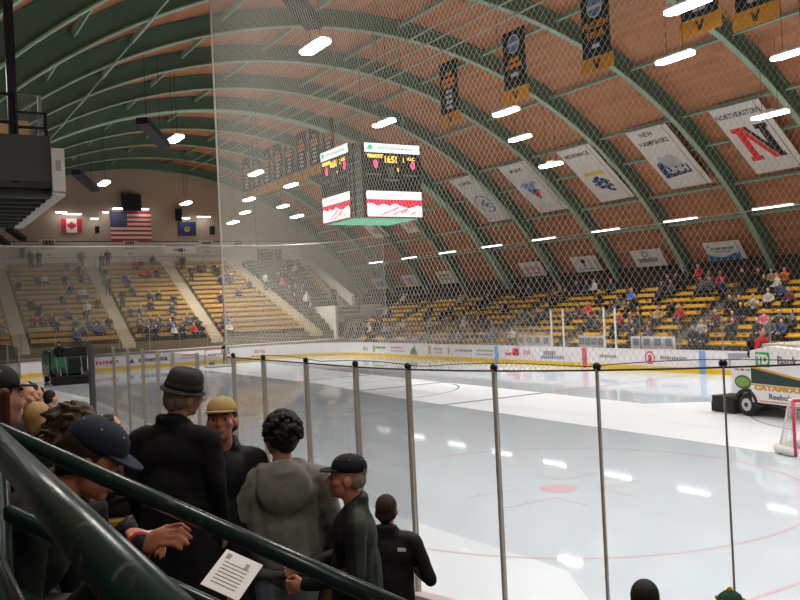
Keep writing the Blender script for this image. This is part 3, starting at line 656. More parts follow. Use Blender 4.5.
wl = mat('wall lamp glow', (1, .95, .9), emit=10)
for x, z, lb, w in [(-3.38, 13.3, 'bright wall lamp above the red and white leaf flag', 1.5), (-4.3, 13.45, 'bright wall lamp left above the leaf flag', .9), (.8, 13.85, 'wall lamp over the left half of the striped flag', 1.3), (2.7, 13.85, 'wall lamp over the right half of the striped flag', 1.3), (-1.5, 12.9, 'small slanting wall lamp between the two nation flags', .6), (-.5, 13.5, 'small wall lamp just left of the striped flag', .5), (6.7, 13.05, 'bright wall lamp above the dark blue flag', 1.0), (8.6, 13.2, 'wall lamp right of the dark blue flag', 1.2)]:
    t = empty('flag_lamp', (x, ENDY-.7, z), 0, lb, 'wall lamp', 'lamps above the flags')
    MB().box(-w/2, w/2, -.12, .12, -.05, .03).build('lamp', wl, t); MB().box(-w/2-.04, w/2+.04, -.16, .16, .03, .12).build('hood', steel, t)
    MB().bar((0,0,.08), (0,.65,.2), .05).build('arm', black, t)
for x, z, w, h, lb in [(1.84, 14.45, 1.7, 1.5, 'big dark loudspeaker box above the striped flag'), (6.2, 13.35, .5, 1.2, 'slim dark loudspeaker left of the dark blue flag'), (-1.3, 11.9, .3, .6, 'tiny dark loudspeaker between the two nation flags'), (9.4, 11.9, .35, .8, 'small dark loudspeaker near the banner cluster'), (-7.6, 9.9, .35, .8, 'small dark loudspeaker at the left end of the pale wall band')]:
    t = empty('loudspeaker', (x, ENDY-.62, z), 0, lb, 'loudspeaker', 'dark loudspeakers on the end wall')
    MB().box(-w/2, w/2, -.25, .25, -h/2, h/2).build('cabinet', dark, t); MB().plate(RC(w*.8, h*.8), frame((0,-.25,0), (1,0,0), (0,0,1)), .02).build('grille', black, t)
    MB().bar((0,.2,0), (0,.5,0), .06).build('bracket', black, t)
def wsign(x, z, w, h, lb, rows, bg=None):
    t = empty('wall_sign', (x, ENDY-.08, z), 0, lb, 'sign', 'small signs on the pale wall band')
    MB().plate(RC(w, h), frame((0,0,0), (1,0,0), (0,0,1)), .02).build('board', bg or wall_pale, t)
    for (v, hh, ww, n, m, sd) in rows:
        r = random.Random(sd); mb = MB(); q = -ww/2
        while q < ww/2: s = r.uniform(.4,.9)*ww/n; mb.plate([(q,v-hh/2),(q+s,v-hh/2),(q+s,v+hh/2),(q,v+hh/2)], frame((0,-.02,0), (1,0,0), (0,0,1)), .01); q += s+.25*ww/n
        mb.build('lettering', m, t)
wsign(-5.45, 10.25, 1.4, 1.7, 'pale wall sign with three short dark lines, below the leaf flag', [(.55,.4,.8,3,blk_ink,1),(.05,.16,1.1,7,gy_ink,2),(-.5,.2,.4,2,gy_ink,3)])
wsign(1.7, 10.2, 1.4, 1.7, 'pale wall sign with short dark lines, below the striped flag', [(.55,.3,.8,3,blk_ink,4),(.05,.16,1.0,7,gy_ink,5),(-.45,.2,.4,2,gy_ink,6)])
wsign(6.3, 10.2, 3.1, .95, 'wide pale sign with a framed panel of dark lettering, below the dark blue flag', [(.3,.22,2.7,14,mat('dull brown ink','#8f6a5c',.6),7),(-.15,.4,.25,1,blk_ink,8),(-.12,.22,1.1,5,blk_ink,9)], white)
wsign(8.9, 10.3, 1.4, 1.4, 'pale wall sign with short dark lines beside the netting edge', [(.45,.2,.8,4,blk_ink,10),(.05,.12,1.1,8,gy_ink,11),(-.4,.16,.4,2,gy_ink,12)])
wsign(12.2, 10.6, .7, .5, 'little dark sign high on the pale band at the right', [(0,.3,.5,3,gy_ink,13)], mat('dull panel', '#6f655e', .7))
t = tag(empty('press_window', (15.4, ENDY-.12, 9.35)), 'dark framed window high in the end wall above the grey seats', 'window')
MB().box(-1.3, 1.3, -.1, .05, -.75, .75).build('frame', mat('brown frame', '#4a3a32', .6), t); MB().plate(RC(1.9, 1.0), frame((.1,-.1,0), (1,0,0), (0,0,1)), .01).build('pane', black, t); MB().box(.4, .5, -.13, -.1, -.5, .5).build('mullion', steel, t)

# ------------------------------------------------------------------ far end stand
NR = 16; EY = lambda i: 60.6+.83*i; EZ = lambda i: 1.9+.43*i
mb = MB()
for i in range(NR):
    x1 = 15.6 if i < 5 else 19.3
    mb.box(-20.2, x1, EY(i)-.1, EY(i)+.83 if i < NR-1 else ENDY, 0 if i == 0 else EZ(i)-.9, EZ(i))
o = struct(mb.build('floor_end_terrace', riser_t)); o['label'] = 'stepped concrete of the far end stand'
mb = MB(); mb.box(-13, 15.6, 58.6, 60.5, 0, 1.2); struct(mb.build('floor_end_walk', conc))
AIS = [(-9.5, .5), (-1.95, .5), (5.05, .5)]
a4 = lambda i: 13.9-.15*i
def stairs(xf, w, rows, lb):
    mb = MB()
    for i in rows:
        x = xf(i)
        mb.box(x-w, x+w, EY(i)-.12, EY(i)+.3, EZ(i)-.4, EZ(i)+.02); mb.box(x-w, x+w, EY(i)+.3, EY(i)+.72, EZ(i)-.2, EZ(i)+.23)
    tag(mb.build('stairway', cream), lb, 'stairs', 'pale stairways of the far end stand')
for k, (x, w) in enumerate(AIS): stairs(lambda i, x=x: x, w, range(NR), 'pale stairway climbing the far end stand, %s from the left' % nth(k))
stairs(a4, .6, range(NR), 'pale slanting stairway beside the grey seats of the far end stand')
stairs(lambda i: 18.85, .36, range(5, NR), 'narrow pale stairway along the white sloping wall at the top right of the end stand')
def bench(x0, x1, i, m, lb, grp, plain=False):
    w = x1-x0
    t = empty('bench_row', ((x0+x1)/2, EY(i)+.3, EZ(i)), 0, lb, 'bench', grp)
    MB().box(-w/2, w/2, -.05, .3, .36, .42).build('seat', m, t)
    mb = MB(); n = max(1, int(w/.55))
    for k in range(n): mb.box(-w/2+w*k/n+.02, -w/2+w*(k+1)/n-.02, .3, .34, .44, .64)
    mb.build('backrest', m, t)
    mb = MB(); mb.box(-w/2+.05, w/2-.05, .1, .16, .3, .36)
    for q in range(int(w/1.6)+1): x = -w/2+.1+q*(w-.2)/max(1, int(w/1.6)); mb.box(x-.03, x+.03, .05, .3, 0, .44)
    mb.build('supports', mat('bench steel', '#5b574f', .6), t)
EN = ['left of the first stairway', 'between first and second stairways', 'between second and third stairways', 'between third and slanting stairways', 'in the grey block', 'right end by the sloping wall']
tb = lambda i: 'topmost' if i == NR-1 else '%s from top' % nth(NR-1-i)
for i in range(NR):
    segs = [(-14.5,-10.15), (-8.85,-2.6), (-1.3,4.4), (5.7, a4(i)-.8), (a4(i)+.8, 15.5 if i < 5 else 17.6)]
    if i >= 5: segs.append((17.7, 18.45))
    for k, (x0, x1) in enumerate(segs):
        if x1-x0 < .5: continue
        bench(x0, x1, i, seat_grey if k == 4 else seat_tan, ('grey' if k == 4 else 'tan')+' bench row, far end stand, %s, %s' % (tb(i), EN[k]), 'bench rows of the far end stand')
# top rail
mb = MB(); zt = EZ(15)
mb.tube([(-14, 73.6, zt+1.1), (11, 73.6, zt+1.1)], .03, 6)
for k in range(11): mb.tube([(-14+2.5*k, 73.6, zt), (-14+2.5*k, 73.6, zt+1.1)], .03, 6)
tag(mb.build('guard_rail', steel), 'thin grey rail along the top of the far end stand', 'rail')
# right end: sloping wall, portal with door, exit sign and awning
mb = MB(); v = [(19.3, 63.9), (19.3, 74)]
mb.add([(19.3,63.9,3.9),(19.3,73.8,8.6),(19.3,73.8,9.3),(19.3,63.9,4.9),(19.65,63.9,3.9),(19.65,73.8,8.6),(19.65,73.8,9.3),(19.65,63.9,4.9)], [(0,1,2,3),(4,7,6,5),(0,3,7,4),(1,5,6,2),(3,2,6,7),(0,4,5,1)])
o = struct(mb.build('wall_stair_parapet', wall_pale)); o['label'] = 'pale sloping parapet of the end stand stair'
mb = MB(); mb.box(15.6, 22.6, 63.9, 64.2, 0, 4.05); o = struct(mb.build('wall_portal', mat('portal wall paint', '#b9b3a6', .8, .06, .6))); o['label'] = 'pale wall under the seats with a doorway'
mb = MB(); mb.box(22.6, 25.9, 63.9, 64.2, 0, 3.7); struct(mb.build('wall_portal_side', mat('portal wall paint', '#b9b3a6')))
mb = MB(); mb.box(19.65, 25.9, 64.2, 73.9, 3.2, 3.7); struct(mb.build('floor_upper_landing', conc))
mb = MB(); mb.box(15.6, 15.8, 60, 64, 0, 4.05); struct(mb.build('wall_portal_flank', mat('portal wall paint', '#b9b3a6')))
t = tag(empty('door_1', (17.6, 63.85, 0)), 'dark doorway in the portal wall under the exit sign'); struct(t)
MB().box(-.95, .95, -.05, .05, 0, 2.55).build('door_leaf', mat('dark brown door', '#3d342c', .5), t); MB().box(-1.05, -.95, -.08, .08, 0, 2.65).build('door_frame', steel, t); MB().box(.3, .45, -.08, -.05, 1.0, 1.2).build('door_handle', steel, t)
t = tag(empty('exit_sign', (16.9, 63.6, 2.55)), 'small red lit exit sign by the portal doorway', 'sign')
MB().box(-.45, .45, -.08, .08, -.22, .22).build('box', mat('exit red', (.9, .15, .08), emit=1.2), t); text('lettering', 'EXIT', .34, mat('exit white', (1,.8,.7), emit=1.5), t, frame((0,-.085,0), (1,0,0), (0,0,1)), .003, 1.1, .01)
MB().bar((0,.08,0), (0,.3,0), .06).build('bracket', steel, t)
t = tag(empty('awning_sign', (18.2, 63.6, 3.6)), 'long green sign board above the portal doorway', 'sign')
MB().box(-1.75, 1.75, -.1, .12, -.3, .3).build('board', mat('awning green', '#3e6a58', .6), t)
mb = MB(); r = random.Random(3); q = -1.4
while q < 1.4: s = r.uniform(.08,.2); mb.box(q, q+s, -.115, -.1, -.1, .1); q += s+.06
mb.build('lettering', cream, t); MB().bar((0,.1,0), (0,.3,0), .08).build('bracket', steel, t)

# ------------------------------------------------------------------ far side stand
SX = lambda i: 16.55+.775*i; SZ = lambda i: .75+.355*i
mb = MB()
for i in range(9): mb.box(SX(i), SX(i)+.775 if i < 8 else 25.9, 8, 63.8, 0 if i == 0 else SZ(i)-.6, SZ(i))
o = struct(mb.build('floor_side_terrace', riser_d)); o['label'] = 'dark stepped floor of the far side stand'
mb = MB(); mb.box(14.3, 16.55, 8, 63.8, 0, .4); struct(mb.build('floor_side_walk', conc))
SA = [16.4, 24.2, 32.3, 40.2, 48.2, 56.2]
for k, y in enumerate(SA):
    mb = MB()
    for i in range(9): mb.box(SX(i)-.05, SX(i)+.25, y-.55, y+.55, SZ(i)-.3, SZ(i)+.01); mb.box(SX(i)+.25, SX(i)+.62, y-.55, y+.55, SZ(i)-.1, SZ(i)+.18)
    tag(mb.build('stairway', mat('drab stair', '#6e675c', .8)), 'drab stairway climbing the far side stand, %s from the right' % nth(k), 'stairs', 'stairways of the far side stand')
edges = [8.5]+SA+[62.5]
for i in range(9):
    for k in range(len(edges)-1):
        a, b = edges[k]+(.6 if k else 0), edges[k+1]-(.6 if k < len(edges)-2 else 0)
        w = b-a
        t = empty('bench_row', (SX(i)+.35, (a+b)/2, SZ(i)), 0, 'yellow bench row, far side stand, %s, %s' % ('topmost' if i == 8 else '%s from top' % nth(8-i), 'right of the first stairway' if k == 0 else ('left of the last stairway' if k == len(edges)-2 else 'between %s and %s stairs from right' % (nth(k-1), nth(k)))), 'bench', 'bench rows of the far side stand')
        MB().box(-.18, .12, -w/2, w/2, .34, .42).build('seat', seat_yel, t); MB().box(.12, .16, -w/2, w/2, .42, .53).build('backrest', seat_yel, t)
        mb = MB(); mb.box(-.06, 0, -w/2+.05, w/2-.05, .28, .34)
        for q in range(int(w/1.6)+1): y = -w/2+.1+q*(w-.2)/max(1, int(w/1.6)); mb.box(-.1, .16, y-.03, y+.03, 0, .5)
        mb.build('supports', mat('bench steel', '#5b574f', .6), t)
# low panels and timing tables behind the far glass
for k, (y0, y1, lb) in enumerate([(26.3, 28.2, 'low white panel behind the far glass between the white stanchions'), (21.6, 24.4, 'low white panel of small square openings behind the far glass, right one'), (30.5, 33.5, 'low white panel behind the far glass, left of the stanchions')]):
    t = tag(empty('bench_barrier', (14.35, (y0+y1)/2, .4)), lb, 'panel')
    h = (y1-y0)/2; MB().box(-.03, .03, -h, h, .25, 1.25).build('panel', white, t)
    mb = MB(); n = 4
    for q in range(n): yy = -h+2*h*(q+.5)/n; mb.box(-.05, -.03, yy-.2, yy+.2, .8, 1.15)
    mb.build('panel_frame', gy_ink, t); mb = MB(); mb.box(-.04,.04,-h,-h+.06,0,.3); mb.box(-.04,.04,h-.06,h,0,.3); mb.build('panel_foot', steel, t)
# ------------------------------------------------------------------ people: body builder
def capsule(mb, a, ra, b, rb, n=10):
    a, b = Vector(a), Vector(b); d = b-a; L = d.length
    if L < 1e-5: return mb.ball(a, ra, n, 7)
    z = d/L; u = Vector((0,0,1)) if abs(z.z) < .9 else Vector((1,0,0)); x = z.cross(u).normalized(); y = x.cross(z)
    prof = [(ra*math.sin(t), -ra*math.cos(t)) for t in (PI/6, PI/3, PI/2)]+[(rb*math.sin(t), L+rb*math.cos(t)) for t in (PI/2, PI/3, PI/6)]
    Mx = Matrix((x, -y, z)).transposed().to_4x4(); Mx.translation = a
    return mb.lathe(prof, n, Mx)
def put(mb, p):
    if p[0] == 'c': capsule(mb, p[1], p[2], p[3], p[4], p[5] if len(p) > 5 else 10)
    else:
        Mx = Matrix.Translation(p[1]) @ (p[3] if len(p) > 3 and p[3] else Matrix.Identity(4)); mb.ball((0,0,0), p[2], 14, 10, Mx)
def dist(p, v):
    if p[0] == 'c':
        a, b = Vector(p[1]), Vector(p[3]); d = b-a; t = max(0, min(1, (v-a).dot(d)/max(d.length_squared, 1e-9))); return (v-a-d*t).length-(p[2]+(p[4]-p[2])*t)
    q = v-Vector(p[1])
    if len(p) > 3 and p[3]: q = p[3].to_3x3().transposed() @ q
    r = p[2]; return (Vector((q.x/r[0], q.y/r[1], q.z/r[2])).length-1)*min(r)
def fuse(name, prims, voxel, sm, mats, tags=None, parent=None, jitter=0):
    """one continuous surface around all the given volumes"""
    mb = MB()
    for p in prims: put(mb, p)
    o = mb.build('tmp', mats[0])
    m = o.modifiers.new('r', 'REMESH'); m.mode = 'VOXEL'; m.voxel_size = voxel; m.use_smooth_shade = True
    if sm: s = o.modifiers.new('s', 'SMOOTH'); s.factor = .5; s.iterations = sm
    dg = bpy.context.evaluated_depsgraph_get(); me = bpy.data.meshes.new_from_object(o.evaluated_get(dg)); bpy.data.objects.remove(o)
    me.name = name; me.materials.clear()
    for q in mats: me.materials.append(q)
    if tags:
        idx = []
        for pl in me.polygons:
            c = pl.center; idx.append(tags[min(range(len(prims)), key=lambda k: dist(prims[k], c))])
        me.polygons.foreach_set('material_index', idx)
    me.polygons.foreach_set('use_smooth', [True]*len(me.polygons))
    ob = bpy.data.objects.new(name, me); C.objects.link(ob)
    if parent: ob.parent = parent
    return ob
skin = mat('skin', '#d29c82', .55, .05, 20); skin_red = mat('ruddy skin', '#d08d76', .55, .05, 20)

# spectators: one fused figure each, clothing colour carried by the object
def objcol(name):
    m = bpy.data.materials.new(name); m.use_nodes = True; nt = m.node_tree; b = nt.nodes['Principled BSDF']; b.inputs['Roughness'].default_value = .85
    oi = nt.nodes.new('ShaderNodeObjectInfo'); n = nt.nodes.new('ShaderNodeTexNoise'); n.inputs['Scale'].default_value = 8; tc = nt.nodes.new('ShaderNodeTexCoord'); nt.links.new(tc.outputs['Object'], n.inputs['Vector'])
    mr = nt.nodes.new('ShaderNodeMapRange'); mr.inputs['To Min'].default_value = .75; mr.inputs['To Max'].default_value = 1.2; nt.links.new(n.outputs['Fac'], mr.inputs['Value'])
    mx = nt.nodes.new('ShaderNodeMix'); mx.data_type = 'RGBA'; mx.blend_type = 'MULTIPLY'; mx.inputs['Factor'].default_value = 1
    nt.links.new(oi.outputs['Color'], mx.inputs[6]); nt.links.new(mr.outputs['Result'], mx.inputs[7]); nt.links.new(mx.outputs[2], b.inputs['Base Color']); return m
jkt = objcol('spectator jacket cloth'); trs = mat('spectator trousers', '#1b1f28', .9, .1); hairs = [mat('dark brown hair', '#2e211a', .8, .1), mat('fair hair', '#a5814f', .8, .1), mat('knit cap dark', '#20242c', .9, .1)]
def spec_mesh(kind, arm, hair):
    P = []; T = []
    def a(t, *p): P.append(p); T.append(t)
    if kind == 'sit':
        hz, sh = .5, .98; a(0, 'c', (0,.0,.52), .17, (0,.04,.9), .16); a(0, 'e', (0,.03,.86), (.22,.13,.16))
        for s in (-1, 1):
            a(1, 'c', (s*.1,.02,.5), .095, (s*.12,.43,.5), .075); a(1, 'c', (s*.12,.43,.5), .07, (s*.12,.45,.1), .05); a(1, 'e', (s*.12,.51,.05), (.05,.12,.05))
            e = (s*.27, .08, .68) if arm != 'up' else (s*.26,.22,.78); w = {'lap': (s*.1,.32,.6), 'knee': (s*.16,.38,.58), 'up': (s*.06,.3,1.0)}[arm]
            a(0, 'c', (s*.2,.02,.93), .065, e, .055); a(0, 'c', e, .055, w, .042); a(2, 'e', w, (.045,.055,.04))
        hd = Vector((0,.06,1.2)); a(2, 'c', (0,.03,1.0), .055, (0,.05,1.12), .05)
    else:
        a(0, 'c', (0,0,.98), .17, (0,.0,1.3), .17); a(0, 'e', (0,0,1.36), (.23,.13,.14))
        for s in (-1, 1):
            a(1, 'c', (s*.09,0,.92), .1, (s*.11,.02,.5), .075); a(1, 'c', (s*.11,.02,.5), .07, (s*.12,0,.1), .05); a(1, 'e', (s*.12,.06,.05), (.05,.13,.05))
            e = (s*.28, -.02, 1.14); w = {'lap': (s*.27,.08,.9), 'knee': (s*.1,.24,1.08), 'up': (s*.08,.2,1.2)}[arm]
            a(0, 'c', (s*.21,0,1.4), .065, e, .055); a(0, 'c', e, .055, w, .042); a(2, 'e', w, (.045,.045,.06))
        hd = Vector((0,.02,1.64)); a(2, 'c', (0,0,1.44), .055, (0,.01,1.55), .05)
    a(2, 'e', hd, (.08,.1,.115)); a(2, 'e', hd+Vector((0,.1,-.01)), (.018,.025,.025)); a(2, 'e', hd+Vector((0,.03,-.07)), (.06,.07,.06))
    a(3, 'e', hd+Vector((0,-.025,.03)), (.09,.1,.1))
    for s in (-1, 1): a(2, 'e', hd+Vector((s*.085,0,-.01)), (.015,.025,.03))
    o = fuse('person', P, .034, 1, [jkt, trs, skin, hairs[hair]], T); me = o.data; bpy.data.objects.remove(o); return me
SIT = [spec_mesh('sit', a, h) for a, h in (('lap',0),('knee',2),('up',0),('lap',1),('knee',0))]
STD = [spec_mesh('stand', a, h) for a, h in (('lap',0),('knee',2))]
COL = {'k': ('#121216','black'), 'n': ('#181d30','navy'), 'g': ('#505358','grey'), 'w': ('#bdb9b4','white'), 'r': ('#b5262f','red'), 'm': ('#5c2a33','maroon'), 'b': ('#2f456b','blue'), 'B': ('#3360c8','bright blue'), 't': ('#a58a63','tan'), 'y': ('#d2c93c','yellow'), 'o': ('#e07a25','orange'), 'p': ('#d0687c','pink')}
ESTR = "0,-5.7,b;0,-0.3,n;0,0.3,n;0,1.7,w;0,2.4,n;0,3.3,r;0,4,k;0,4.7,n;0,5.3,m;0,6.3,w;0,13.9,n;1,-5,g;1,-4.1,b;1,-3.5,g;1,-0.7,m;1,-0.1,n;1,0.7,n;1,1.7,b;1,2.8,k;1,4,k;1,4.7,g;1,5.6,g;1,6.2,b;1,13.4,g;1,14.1,k;2,-10.6,g;2,-6.8,k;2,-5.4,n;2,-4.4,g;2,-3.8,n;2,-2.9,n;2,-2.2,g;2,-1.5,b;2,-0.6,b;2,0.3,k;2,1,k;2,2.1,n;2,3.3,b;2,3.9,n;2,4.6,n;2,5.5,b;2,6.5,m;2,14.4,gS;3,-10.1,n;3,-8.3,r;3,-7.7,m;3,-7,n;3,14.1,n;4,-5.7,b;4,-4.3,k;4,-0.8,g;4,0,g;4,2.6,k;4,4.6,n;4,14.8,wS;5,-9.6,r;5,-7.6,n;5,-4,w;5,1,k;5,4.4,k;5,14.1,m;5,18,kS;5,18.8,kS;6,-8.1,k;6,-3,k;6,-1.1,kS;6,3.2,k;6,7.4,k;6,15.2,g;7,-9.8,k;7,-5.6,n;7,-4.3,k;7,1.4,n;7,2.2,k;7,9.3,n;7,14.3,g;7,15,n;7,15.8,k;8,-9.3,k;8,-3.8,w;8,0.2,n;9,-4.6,k;9,-1.7,kS;9,11.1,b;9,11.7,g;9,12.6,wS;9,14.4,r;9,15.4,n;10,-9.6,g;10,-8.5,n;10,-1.1,n;10,0.3,b;10,8.6,n;10,9.6,g;10,14.3,m;11,-7,k;11,-6.4,w;11,-4.7,k;11,-3.5,k;11,-1.6,kS;11,0.2,n;11,6.1,kS;11,9.6,n;11,15.4,k;12,-9.4,k;12,-8.7,r;12,-2.6,m;12,1.8,r;12,2.4,r;12,3.2,n;12,8.9,n;12,16.8,w;12,19.6,kS;13,-3.3,n;13,7.4,m;13,8,g;13,8.9,n;13,10,n;13,17.7,n;14,-4.1,b;14,-2.2,k;14,-1.2,kS;14,1.7,r;14,2.3,m;14,6.1,kS;14,11.5,g;14,17,m;14,18.5,w;15,-7,kS;15,-6.3,kS;15,-2.8,nS;15,-0.5,nS;15,3.6,k;15,11.3,k"
SSTR = "0,21.9,k;0,22.6,n;0,23.9,n;0,24.8,n;0,25.5,b;0,26.6,n;0,37.1,w;0,39,k;0,39.7,b;0,42.6,m;0,43.9,m;0,49.5,r;0,52.7,k;0,58.5,n;0,60,g;1,18.1,b;1,18.8,g;1,19.4,k;1,20.8,k;1,22.7,w;1,24.3,k;1,26.1,k;1,27.4,n;1,28.7,k;1,39.7,g;1,52.4,m;1,54.2,w;1,55,w;1,55.7,b;1,56.7,g;1,57.4,w;1,58.1,n;1,58.7,b;1,60,b;1,60.9,k;2,18.1,g;2,18.8,g;2,19.6,p;2,21.4,m;2,22.4,m;2,24.8,o;2,26.7,n;2,27.6,n;2,28.2,g;2,29,r;2,30.9,g;2,31.5,n;2,39.3,g;2,41.7,b;2,42.9,m;2,44.7,w;2,49.2,w;2,53.2,w;2,55.4,b;2,56.4,k;2,57.2,b;2,58,k;2,58.9,w;2,60.4,b;2,62.2,g;2,63.1,n;3,21.5,n;3,25.3,r;3,26.9,t;3,28.3,k;3,32.7,k;3,34.3,n;3,37.2,k;3,38.2,k;3,39.7,n;3,43.2,n;3,43.8,b;3,45.1,b;3,46,g;3,58.3,g;4,21.3,w;4,22.1,k;4,22.7,k;4,23.6,n;4,26.6,k;4,29.8,k;4,33.3,r;4,34.2,m;4,37.2,n;4,39.8,k;4,44.8,k;4,49.8,n;4,52,g;4,62.3,m;4,64.7,k;5,19.8,m;5,21,w;5,23.6,B;5,24.3,m;5,30,k;5,31.5,g;5,40.4,n;5,42.6,k;5,49.7,g;5,52.5,k;5,59.3,b;5,59.9,w;5,60.8,g;5,61.6,b;5,62.4,m;5,63,k;5,65.3,n;5,66.4,n;6,20.8,b;6,28.9,n;6,31,B;6,31.9,k;6,32.8,n;6,33.8,k;6,38,k;6,46.6,k;6,48,k;7,21.5,w;7,22.3,k;7,23.5,kS;7,25,b;7,25.8,g;7,26.4,g;7,28.6,g;7,29.3,k;7,37.9,k;7,39.2,m;7,40,k;7,40.8,m;7,46.7,m;7,50.5,w;8,21.6,o;8,22.4,t;8,23.2,k;8,25.7,r;8,26.5,g;8,27.1,rS;8,28.2,kS;8,28.9,k;8,29.5,n;8,34.3,b;8,35.8,w;8,36.6,b;8,37.5,b;8,39.3,t;8,42.7,b;8,43.7,n;8,46.6,n;8,50.9,t;8,55.6,b;8,58,k;8,58.7,n;8,60.1,m;8,60.7,w;8,62.8,n;8,65.7,r"
rg = random.Random(11)
def spectators(s, side):
    rows = {}
    for q in s.split(';'): i, x, c = q.split(','); rows.setdefault(int(i), []).append((float(x), c))
    for i, L in rows.items():
        L.sort(reverse=side)
        seen = {}
        for x, c in L:
            cn = COL[c[0]][1]; st = 'S' in c; key = (cn, st); k = seen.get(key, 0); seen[key] = k+1
            tot = sum(1 for _, q in L if COL[q[0]][1] == cn and ('S' in q) == st)
            if not st and side and (x > 62 or any(abs(x-a) < .75 for a in SA)): continue
            if not side and (x > 18.3 or (not st and any(abs(x-a) < .9 for a in (-9.5, -1.95, 5.05, a4(i))))): continue
            me = rg.choice(STD if st else SIT); o = bpy.data.objects.new('person', me); C.objects.link(o)
            ro = ('topmost row' if i == (8 if side else 15) else '%s row down' % nth((8 if side else 15)-i))
            what = 'person in %s %s, %s, %s' % (cn, 'standing' if st else 'sitting', 'far side stand' if side else 'far end stand', ro)
            if tot > 1: what += ', %s such in %s from left' % (nth(k), cn)
            tag(o, what, 'person', 'spectators in the far side stand' if side else 'spectators in the far end stand')
            v = lin(COL[c[0]][0]); j = rg.uniform(.75, 1.25); o.color = (v[0]*j, v[1]*j, v[2]*j, 1); sc = rg.uniform(.93, 1.06); o.scale = (sc, sc, sc)
            if side: o.location = (SX(i)+(.28 if not st else .1), x, SZ(i)+(-.02 if not st else .01)); o.rotation_euler = (0, 0, PI/2+rg.uniform(-.5,.5))
            else: o.location = (x, EY(i)+(.42 if not st else .15), EZ(i)+(-.02 if not st else .01)); o.rotation_euler = (0, 0, PI+rg.uniform(-.5,.5))
spectators(ESTR, False); spectators(SSTR, True)
def extra(x, y, z, rz, c, st, lb, k=0, grp=None):
    o = bpy.data.objects.new('person', (STD if st else SIT)[k]); C.objects.link(o); tag(o, lb, 'person', grp); o.color = lin(COL[c][0]); o.location = (x, y, z); o.rotation_euler = (0,0,rz); return o
for x, y, c, k in [(20.3,64.6,'k',0),(21.2,64.5,'n',1),(20.0,65.4,'k',1)]:
    extra(x, y, 3.71, PI+.3, c, True, 'person in %s standing on the landing above the portal, %s' % (COL[c][1], {20.3:'middle one',21.2:'right one',20.0:'back one'}[x]), k, 'people on the upper landing')

# ------------------------------------------------------------------ goals, rink worker
pipe_r = mat('red goal pipe', '#c0304a', .4, .04); net_w = mat('white goal net', '#d8d4d2', .8, .03); pad_w = mat('white goal padding', '#d9d6d2', .7, .05)
def goal(x, y, rz, lb):
    t = empty('hockey_goal', (x, y, .025), rz, lb, 'goal', 'hockey goals')
    mb = MB()
    for s in (-1, 1): mb.tube([(s*.915,0,0), (s*.915,0,1.22)], .035, 10)
    mb.tube([(-.915,0,1.22), (.915,0,1.22)], .035, 10); mb.build('posts', pipe_r, t, True)
    base = [(-.915,0)]+[(-1.02+.0,.45)]+[(1.0*math.cos(R_(a)), .55+.5*math.sin(R_(a))) for a in range(180, -1, -15)]+[(1.02,.45)]+[(.915,0)]
    mb = MB(); mb.tube([(px, py, .1) for px, py in base], .1, 8); mb.build('base_padding', pad_w, t, True)
    top = [(-.86,0)]+[(.86*math.cos(R_(a)), .3+.25*math.sin(R_(a))) for a in range(180, -1, -15)]+[(.86,0)]
    mb = MB(); mb.tube([(px, py, 1.2) for px, py in top], .02, 6); mb.build('top_frame', pad_w, t, True)
    mb = MB(); n = len(base); st = 46
    def lp(P, u): k = min(int(u*(len(P)-1)), len(P)-2); f = u*(len(P)-1)-k; return Vector((P[k][0]+(P[k+1][0]-P[k][0])*f, P[k][1]+(P[k+1][1]-P[k][1])*f, 0))
    for k in range(st+1):
        u = k/st; a = lp(base, u)+Vector((0,0,.1)); b = lp(top, u)+Vector((0,0,1.2)); mb.bar(a, b, .008)
    for j in range(1, 14):
        v = j/14; P = [(lp(base, k/24)+Vector((0,0,.1)))*(1-v)+(lp(top, k/24)+Vector((0,0,1.2)))*v for k in range(25)]; mb.tube(P, .004, 3, False)
    mb.build('net', net_w, t)
    return t
goal(-.16, 4.5, -.5, 'red framed goal pushed up the ice at the right edge, seen from behind')
goal(2.3, 52.5, PI, 'small distant goal at the far end of the ice')
extra(2.75, 52.1, .03, 2.2, 'k', True, 'person in dark clothes standing on the ice at the distant goal', 0)
t = tag(empty('puck_bucket', (1.75, 52.2, .03)), 'small dark bucket on the ice beside the distant goal', 'bucket')
MB().lathe([(.16,0),(.2,.35),(.18,.35),(.15,.04)], 14).build('body', dark, t); mb = MB(); mb.tube([(-.19,0,.33),(-.1,0,.5),(.1,0,.5),(.19,0,.33)], .012, 5); mb.build('handle', steel, t)

